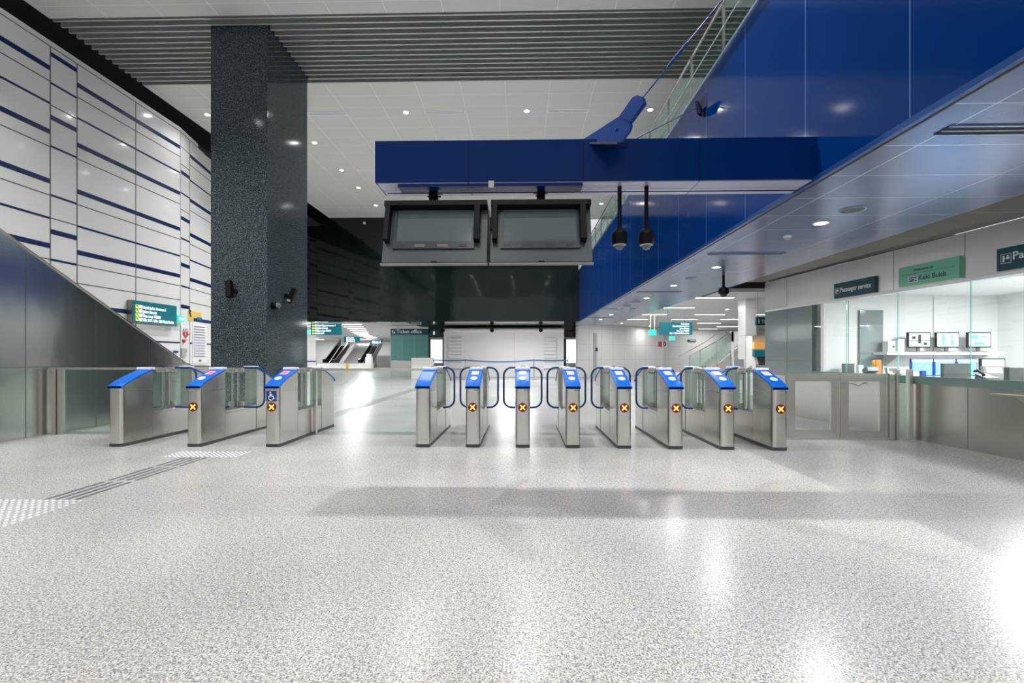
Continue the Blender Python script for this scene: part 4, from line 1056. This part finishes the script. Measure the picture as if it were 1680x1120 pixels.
# ticket office
y = 31.5; xa_, xb_ = pX(641, y), -6.33
t = thing('ticket_office', 'teal glazed ticket office front with steel base and dark sign', 'ticket office', ((xa_ + xb_) / 2, y, 0))
MB().box(xa_, xb_, y, y + 1.2, 0, 1.05, .01).build('steel_base', 'steel_wall', t, world=True)
MB().box(xa_, xb_, y + .02, y + .1, 1.05, pZ(549, 670, y)).build('glazing', 'teal_glass', t, world=True)
b = MB()
for px in (660, 680): x = pX(px, y); b.box(x - .012, x + .012, y, y + .02, 1.05, pZ(549, 670, y))
b.build('mullion', 'glass_edge', t, world=True)
MB().box(xa_, xb_, y, y + .3, pZ(539, 670, y), 3.4).build('steel_fascia', 'steel_header', t, world=True)
sz0, sz1 = pZ(549, 670, y), pZ(539, 670, y)
MB().box(xa_ + .02, xb_, y - .08, y + .2, sz0, sz1).build('sign_board', 'teal_sign', t, world=True)
text('Ticket office', .36, 'sign_text', t, frame((pX(651, y), y - .085, sz0 + .1), (1, 0, 0), (0, 0, 1), (0, -1, 0)), sx=.95)
ic = MB(); x = pX(644, y); ic.box(x, x + .08, y - .085, y - .08, sz0 + .18, sz0 + .3).box(x + .1, x + .2, y - .085, y - .08, sz0 + .08, sz0 + .2).box(x + .02, x + .06, y - .085, y - .08, sz0 + .06, sz0 + .16); ic.build('ticket_icon', 'sign_text', t, world=True)
x0 = pX(708, 31.3)
t = thing('projecting_sign', 'small dark teal sign with white mark on the dark wall beside the ticket office', 'sign', (x0, 31.4, 2.9))
MB().box(x0 - .1, x0 + .55, 31.38, 31.46, 2.72, 3.1).build('board', 'teal_sign', t, world=True); MB().box(x0 + .1, x0 + .2, 31.37, 31.38, 2.8, 3.02).build('mark', 'screen_white', t, world=True)
def strip_lamp(p, q, z):
    area('strip_lamp', None, ((p.x + q.x) / 2, p.y, z), abs(q.x - p.x) - .04, P_STRIP, (0, 0, 0), 'RECTANGLE', .15)
# left concourse: strip lights
g = 'strip lights over the left concourse'
k = 0
for (a, e, py) in ((550, 591, 526.5), (560, 594, 532), (564, 597, 536), (570, 600, 539), (574, 602, 542), (578, 604, 544.7), (581.5, 605, 547), (585, 607, 549), (590, 612, 551), (596, 616, 552.6), (600, 619, 554)):  # last three are unseen fittings, added to brighten the dark far end
    p, q = aZ(a, py, z=3.40), aZ(e, py, z=3.40)
    t = thing('strip_light', 'white linear ceiling light over the left concourse, %s of the row' % ords[k], 'ceiling light', ((p.x + q.x) / 2, p.y, 3.42), group=g); k += 1
    MB().box(p.x, q.x, p.y - .1, p.y + .1, 3.39, 3.42).build('housing', 'white_paint', t, world=True); MB().box(p.x + .02, q.x - .02, p.y - .08, p.y + .08, 3.386, 3.39).build('tube', 'strip', t, world=True); strip_lamp(p, q, 3.38)
for j, (x, y) in enumerate(((-19.5, 38), (-21, 43), (-22.5, 48), (-24, 53), (-25.5, 58), (-19.5, 58))):  # extra fittings added, stronger than the rest, to light the dim end wall
    t = thing('strip_light', 'added deep linear light over the far escalators, %s one' % ords[j], 'ceiling light', (x, y, 3.42), group='added deep strip lights near the escalators')
    MB().box(-.8, .8, -.1, .1, -.03, 0).build('housing', 'white_paint', t); MB().box(-.78, .78, -.08, .08, -.034, -.03).build('tube', 'strip', t)
    area('strip_lamp', None, (x, y, 3.38), 1.5, 150, (0, 0, 0), 'RECTANGLE', .15)
k = 0
for (a, e, py) in ((494, 509, 530), (496, 509, 534.5)):
    p, q = aZ(a - 20, py, z=3.40), aZ(e, py, z=3.40)
    t = thing('strip_light', 'white linear ceiling light just right of the pillar, %s one' % ('nearer', 'farther')[k], 'ceiling light', ((p.x + q.x) / 2, p.y, 3.42), group=g); k += 1
    MB().box(p.x, q.x, p.y - .1, p.y + .1, 3.39, 3.42).build('housing', 'white_paint', t, world=True); MB().box(p.x + .02, q.x - .02, p.y - .08, p.y + .08, 3.386, 3.39).build('tube', 'strip', t, world=True); strip_lamp(p, q, 3.38)
def hang_sign(x0, x1, y, z0, z1, label, lines, al='LEFT', m='teal_lit', hz=3.42, arrows=True, name='hanging_sign'):
    t = thing(name, label, 'sign', ((x0 + x1) / 2, y, z0))
    MB().box(x0, x1, y, y + .16, z0, z1, .01).build('sign_box', m, t, world=True)
    for x in (x0 + .25 * (x1 - x0), x0 + .8 * (x1 - x0)): MB().cyl((x, y + .08, z1), (x, y + .08, hz), .015).build('hanger', 'grey_box', t, world=True)
    h_ = z1 - z0; n = len(lines)
    for k, s in enumerate(lines):
        z = z1 - h_ * (k + .95) / (n + .35)
        if al == 'LEFT':
            text(s, h_ * .82 / (n + .2), 'sign_glow', t, frame((x0 + .42, y - .004, z), (1, 0, 0), (0, 0, 1), (0, -1, 0)), sx=1.0)
            if arrows: MB().box(x0 + .08, x0 + .22, y - .004, y, z, z + h_ * .5 / n).build('arrow_tile', 'arrow_yellow', t, world=True)
            MB().box(x0 + .26, x0 + .38, y - .004, y, z, z + h_ * .5 / n).build('exit_badge', 'sign_glow', t, world=True)
        else:
            text(s, h_ * .82 / (n + .2), 'sign_glow', t, frame((x1 - .15, y - .004, z), (1, 0, 0), (0, 0, 1), (0, -1, 0)), align='RIGHT')
    return t
y = 28.5
hang_sign(pX(510, y), pX(560, y), y, pZ(549.5, 535, y), pZ(531, 535, y), 'hanging teal direction sign right of the granite pillar', ['Kaki Bukit Avenue 1', 'Jalan Damai', 'Bus stop 72021', 'Blk 517'])
y = 42
hang_sign(pX(564, y), pX(590, y), y, pZ(561.5, 577, y), pZ(552, 577, y), 'second hanging teal sign deeper in the left concourse', ['To trains', 'Platform A', 'Platform B'], arrows=False)
y = 50
hang_sign(pX(607, y), pX(623, y), y, pZ(565, 615, y), pZ(558, 615, y), 'farthest hanging teal sign in the left concourse', ['Exit A'], arrows=False)
y = 29.5
t = hang_sign(pX(497, y), pX(509, y), y, pZ(548, 503, y), pZ(542, 503, y), 'glowing green exit sign tucked behind the pillar edge', [], m='exit_green', name='exit_sign')
# escalators
YE = 52
for (a, e, nm) in ((529, 552, 'left'), (587, 602, 'right')):
    x0, x1 = pX(a, YE), pX(a, YE) + (pX(e, YE) - pX(a, YE)) * .55; rise = 2.6
    t = thing('escalator', '%s escalator with black balustrade rising at the end of the left concourse' % nm, 'escalator', (x0, YE, 0))
    for dx in (0, 1.15):
        MB().prism([(YE, .2), (YE + .7, .2), (YE + 5, 2.7), (YE + 5, 3.35), (YE + .7, .95), (YE, .9)], x0 + dx, x0 + dx + .12, 'x').build('balustrade', 'escalator_black', t, world=True)
        MB().tube([(x0 + dx + .06, YE - .1, .93), (x0 + dx + .06, YE + .7, 1.0), (x0 + dx + .06, YE + 5, 3.38)], .06, 6).build('handrail', 'steel', t, world=True)
    MB().prism([(YE + .6, 0.02), (YE + 5, 2.6), (YE + 5.2, 2.5), (YE + .9, 0)], x0 + .14, x0 + 1.13, 'x').build('steps', 'escalator_black', t, world=True)
x0, x1 = pX(553, YE), pX(586, YE)
t = thing('staircase', 'grey fixed staircase between the two far escalators', 'stairs', ((x0 + x1) / 2, YE, 0))
b = MB()
for k in range(16): b.box(x0, x1, YE + .8 + k * .35, YE + 7, k * .18, (k + 1) * .18)
b.build('steps', 'escalator_step', t, world=True)
for x in (x0, x1): MB().tube([(x, YE + .8, .95), (x, YE + 6.5, 3.3)], .04, 6).build('handrail', 'steel', t, world=True)
y = 46; t = thing('low_barrier', 'low white wall crossing the left concourse before the escalators', 'barrier', (pX(560, y), y, 0))
MB().box(pX(500, y), pX(612, y), y, y + .2, 0, .62).build('panel', 'white_paint', t, world=True); MB().box(pX(500, y), pX(612, y), y - .03, y + .23, .62, .68).build('cap', 'grey_box', t, world=True)
y = 44; t = thing('kiosk', 'white kiosk at the right side of the left concourse', 'kiosk', (pX(604, y), y, 0))
MB().box(pX(599, y), pX(609, y), y, y + .5, 0, 1.25, .02).build('body', 'white_paint', t, world=True); MB().box(pX(600.5, y), pX(607.5, y), y + .1, y + .4, 1.25, 1.55, .02).build('top_box', 'white_mark', t, world=True)
y = 43.5; x = pX(570, y) * 0 + pX(653, 34); y = 34.6; x = pX(654.5, y) * 0 + pX(570, y)
y = 40.0; x = pX(570, y)
t = thing('caution_board', 'small yellow caution board on the floor of the left concourse', 'caution sign', (x, y, 0))
b = MB(); b.prism([(-.14, .0), (.14, .0), (.11, .68), (.05, .76), (-.05, .76), (-.11, .68)], -.03, .03, 'y'); b.build('board', 'yellow', t)
MB().prism([(-.05, .3), (.05, .3), (0, .42)], -.035, -.03, 'y').build('mark', 'red', t)
# barrier belt near pillar
y = 24; x0, x1 = pX(499, y), pX(519, y)
t = thing('stanchion', 'queue barrier post by the right edge of the granite pillar', 'barrier post', (x1, y, 0))
MB().lathe([(0, 0), (.16, 0), (.16, .02), (.04, .04), (0, .04)], seg=16).build('base', 'steel', t); MB().cyl((0, 0, .03), (0, 0, 1.15), .025, 10).build('pole', 'steel', t)
o = MB().box(x0 - 1.5, x1 - .03, y, y + .004, 1.06, 1.13).build('barrier_belt', 'ribbon'); tag(o, 'blue belt emerging from behind the granite pillar', 'barrier belt')
# small lamp dots on the dark wall
p = aY(598, 366, YD); t = thing('wall_sensor', 'tiny white sensor box high on the dark wall by the left monitor', 'sensor', tuple(p))
MB().box(p.x - .06, p.x + .06, YD - .05, YD, p.z - .06, p.z + .06, .008).build('case', 'white_mark', t, world=True); MB().cyl((p.x, YD - .056, p.z), (p.x, YD - .05, p.z), .025, 12).build('lens', 'black', t, world=True)

# ================================================================== RIGHT CONCOURSE
g = 'strip lights over the right concourse'
rs = [(1132, 1204, 488, 'nearest, behind the pole camera'), (1082, 1139, 504.6, 'second from the soffit corner'), (1047, 1094, 515.8, 'third along the soffit side'), (1021, 1063, 523.8, 'fourth along the soffit side'),
      (1140, 1189, 515.8, 'first of the middle row'), (1101, 1144, 523.8, 'second of the middle row'), (1182, 1225, 523.8, 'first of the right row'), (1144, 1182, 530, 'second of the right row'),
      (1176, 1212, 535.4, 'third of the right row'), (1146, 1177, 539.3, 'farthest, near the stairs'), (1222, 1262, 516, 'at the right, behind the white column')]
for (a, e, py, nm) in rs:
    p, q = aZ(a, py, z=3.48), aZ(e, py, z=3.48)
    t = thing('strip_light', 'white linear ceiling light over the right concourse, ' + nm, 'ceiling light', ((p.x + q.x) / 2, p.y, 3.5), group=g)
    MB().box(p.x, q.x, p.y - .09, p.y + .09, 3.47, 3.5).build('housing', 'white_paint', t, world=True); MB().box(p.x + .02, q.x - .02, p.y - .07, p.y + .07, 3.466, 3.47).build('tube', 'strip', t, world=True); strip_lamp(p, q, 3.46)
for (px, py, nm) in ((1234, 499, 'nearest, beside the steel block'), (1193, 507.5, 'second, right of the pole camera'), (1020, 530.3, 'far left by the white wall'), (1035.5, 536, 'farther left by the white wall'), (1066, 535, 'above the green exit sign')):
    p = aZ(px, py, z=3.49); downlight(p.x, p.y, 3.5, 'round downlight in the right concourse ceiling, ' + nm, 'downlights in the right concourse', 18, .17, 170)
y = 22.0
hang_sign(pX(1083, y), pX(1136, y), y, pZ(549, 1110, y), pZ(528.5, 1110, y), 'hanging teal direction sign over the right concourse', ['Kaki Bukit', 'Kaki Bukit Avenue 1', 'Jalan Damai', 'Bus stop 72029', 'Blk 7 / Blk 28 Eunos link'], al='RIGHT', hz=3.5)
y = 24
hang_sign(pX(1065, y), pX(1077, y), y, pZ(550, 1070, y), pZ(541, 1070, y), 'green lit exit sign left of the hanging teal direction sign', [], m='exit_green', hz=3.5, name='exit_sign')
y = 27
hang_sign(pX(1099, y), pX(1107.5, y), y, pZ(558, 1103, y), pZ(551.5, 1103, y), 'green lit exit sign below the hanging teal direction sign', [], m='exit_green', hz=3.5, name='exit_sign')
# fittings on the white wall
def MWp(px, py):
    n_ = Vector((wd.y, -wd.x, 0)); r = ray(px, py); tt = (WA - O).dot(n_) / r.dot(n_); q = O + r * tt; return (q - WA).dot(wd), q.z
def Wbox(a, b1, c1, d1, th, name, m, label, cat):
    s0, z1 = MWp(a, b1); s1, z0 = MWp(c1, d1); o = MB(MW).box(s0, s1, -th, 0, z0, z1).build(name, m); tag(o, label, cat); return o
Wbox(976.5, 570, 980, 576, .04, 'wall_box', 'dark_blue', 'tiny dark switch box on the pale tiled wall', 'switch box')
Wbox(1080.5, 560, 1085, 568.5, .03, 'wall_sign', 'red', 'small red fire notice on the pale wall', 'sign')
q = aY(1088, 564, 36.5); t = thing('wall_sign', 'small round white sign with dark ring beside the red notice', 'sign', tuple(q))
MB().box(q.x - .28, q.x + .28, 36.4, 36.45, q.z - .26, q.z + .26).build('plate', 'white_mark', t, world=True)
b = MB(); b.tube([(q.x + .17 * math.cos(a), 36.38, q.z + .17 * math.sin(a)) for a in [i * math.pi / 8 for i in range(16)]], .03, 6, True); b.box(q.x - .04, q.x + .04, 36.37, 36.4, q.z - .1, q.z + .1); b.build('symbol', 'black', t, world=True)
q = aY(1135, 558.5, 38.4); t = thing('wall_sign', 'dark teal strip sign on the far wall left of the stairs', 'sign', tuple(q)); MB().box(pX(1129, 38.4), pX(1142, 38.4), 38.4, 38.5, q.z - .09, q.z + .09).build('board', 'teal_sign', t, world=True)
MB().box(pX(1132, 38.4), pX(1141, 38.4), 38.39, 38.4, q.z - .03, q.z + .03).build('lettering', 'sign_text', t, world=True)
# stairs going up to the right
ST = 27.0
xa_, za_ = pX(1130, ST), 0.0; xb_ = pX(1200, ST)
t = thing('staircase', 'pale staircase with glass balustrade rising to the right in the right concourse', 'stairs', ((xa_ + xb_) / 2, ST, 0))
x_top = pX(1226, ST); n = 14; z_top = pZ(556, 1222, ST); xs0 = pX(1148, ST)
b = MB(); b.prism([(xs0, 0), (xs0 + .6, 0), (x_top, z_top - .35), (x_top, z_top)], ST, ST + .12, 'y'); b.build('stringer', 'grey_box', t, world=True)
b = MB()
for k in range(n): b.box(xs0 + (x_top - xs0) * k / n, xs0 + (x_top - xs0) * (k + 1) / n, ST + .12, ST + 1.8, max(0, z_top * k / n - .1), z_top * (k + 1) / n)
b.build('steps', 'grey_box', t, world=True)
hx = [(pX(1131, ST), pZ(584, 1131, ST)), (pX(1176, ST), pZ(560, 1176, ST)), (pX(1200, ST), pZ(543, 1200, ST))]
MB().tube([(x, ST + .03, z) for x, z in hx], .03, 6).build('handrail', 'steel', t, world=True)
MB().tube([(x, ST + 1.75, z) for x, z in hx], .03, 6).build('handrail', 'steel', t, world=True)
MB().prism([(hx[0][0], 0.05), (hx[0][0], hx[0][1] - .05), (hx[1][0], hx[1][1] - .05), (hx[2][0], hx[2][1] - .05), (hx[2][0], max(.1, hx[2][1] - 1.2))], ST + .02, ST + .032, 'y').build('glass_panel', 'glass_balustrade', t, world=True)
for px, zt_ in ((1131, 584), (1149, 575), (1176, 560), (1200, 543)):
    x = pX(px, ST); MB().box(x - .02, x + .02, ST, ST + .05, 0, pZ(zt_, px, ST)).build('post', 'steel', t, world=True)
y = 26.9; t = thing('column_casing', 'white framed landing box at the top of the far stairs', 'wall casing', (pX(1212, y), y, 0))
MB().box(pX(1200, y), pX(1202.5, y), y - .1, y, 0, pZ(544, 1200, y)).build('post', 'white_paint', t, world=True); MB().box(pX(1200, y), pX(1226, y), y - .1, y, pZ(560, 1210, y), pZ(544, 1210, y)).build('fascia', 'white_paint', t, world=True)
y = 17.5; xa_, xb_ = pX(1223, y), pX(1241, y)
t = thing('column', 'square white tiled column left of the steel service block', 'column', ((xa_ + xb_) / 2, y, 0)); MB().box(xa_, xb_, y, y + .6, 0, 3.5, .005).build('shaft', 'white_wall_tiles', t, world=True)
y = 15.8
t = thing('hanging_sign', 'dark teal ticket sign cut off by the steel service block', 'sign', (pX(1255, y), y, 2.4))
MB().box(pX(1241, y), pX(1275, y), y, y + .1, pZ(533.5, 1248, y), pZ(520, 1248, y)).build('sign_box', 'teal_sign', t, world=True)
text('Ticket office', .17, 'sign_text', t, frame((pX(1248.5, y), y - .004, pZ(530, 1248, y)), (1, 0, 0), (0, 0, 1), (0, -1, 0)))
MB().box(pX(1244, y), pX(1246, y), y - .004, y, pZ(530.5, 1248, y), pZ(523, 1248, y)).build('icon', 'sign_text', t, world=True)
for px in (1244, 1268): MB().cyl((pX(px, y), y + .05, pZ(520, 1248, y)), (pX(px, y), y + .05, 3.5), .012).build('hanger', 'grey_box', t, world=True)
y = 16.5; t = thing('ticket_machine', 'ticket machine with orange and teal header beyond the steel service block', 'ticket machine', (pX(1262, y), y, 0))
xa_, xb_ = pX(1240, y), pX(1290, y)
MB().prism([(y, 0), (y, 1.1), (y + .25, 1.5), (y + .25, 2.1), (y + .7, 2.1), (y + .7, 0)], xa_, xb_, 'x').build('cabinet', 'paper', t, world=True)
MB().box(xa_, xb_, y + .1, y + .25, pZ(572, 1250, y), pZ(561, 1250, y)).build('header_orange', 'poster', t, world=True)
MB().box(xa_, xb_, y + .1, y + .25, pZ(585, 1250, y), pZ(574, 1250, y)).build('header_teal', 'teal_lit', t, world=True)
MB().prism([(y - .02, 1.08), (y + .2, 1.43), (y + .22, 1.41), (y, 1.06)], xa_ + .1, xb_ - .1, 'x').build('touch_panel', 'console_grey', t, world=True)
y = 15.2; t = thing('information_stand', 'white notice stand behind the last ticket gates', 'notice stand', (pX(1212, y), y, 0))
MB().box(pX(1204, y), pX(1221, y), y, y + .08, .62, pZ(589, 1212, y), .01).build('panel', 'white_mark', t, world=True)
MB().box(pX(1205, y), pX(1206.5, y), y, y + .05, 0, .7).box(pX(1218, y), pX(1219.5, y), y, y + .05, 0, .7).build('leg', 'grey_box', t, world=True)
t = thing('wall_panel', 'pale boxed seat wall between gates and the right concourse', 'low wall', (6, 29, 0))
MB().box(pX(1062, 26), pX(1135, 26), 26, 26.3, 0, .45).build('panel', 'paper', t, world=True)

# ================================================================== CONCOURSE LAMPS (light of the strip fittings)

# ================================================================== TACTILE PAVING
def tstrip(xc, y0, y1, label, dirv=None, n=4, w=.30, L=.62):
    b = MB(); y = y0
    while y < y1:
        for k in range(n):
            x = xc - w / 2 + w * k / (n - 1); b.box(x - .014, x + .014, y, min(y + L, y1), 0, .005)
        y += L + .07
    o = b.build('tactile_strip', 'tactile'); tag(o, label, 'tactile paving')
    return o
def tstuds(x0, x1, y0, y1, label):
    b = MB(); x = x0
    while x < x1:
        y = y0
        while y < y1: b.cyl((x, y, 0), (x, y, .006), .017, 8, .012); y += .066
        x += .066
    o = b.build('tactile_studs', 'tactile_stud'); tag(o, label, 'tactile paving', kind='stuff')
tstrip(-4.48, 4.47, 6.35, 'raised four bar tactile guide strip on the left front floor')
tstuds(-5.05, -4.25, 3.7, 4.43, 'field of raised tactile studs at the near left edge of the floor')
tstuds(-4.95, -3.9, 6.4, 6.78, 'field of raised tactile studs in front of the wheelchair gate')
tstrip(-4.45, 9.6, 20, 'dotted tactile guide strip beyond the gates', n=4, w=.3, L=.3)
o = tstrip(0, 0, 18, 'far tactile guide strip heading into the left concourse', n=4, w=.3, L=.6)
a, e = aZ(561, 633.5), aZ(591, 611); o.location = a; o.rotation_euler = (0, 0, math.atan2(-(e.x - a.x), e.y - a.y))
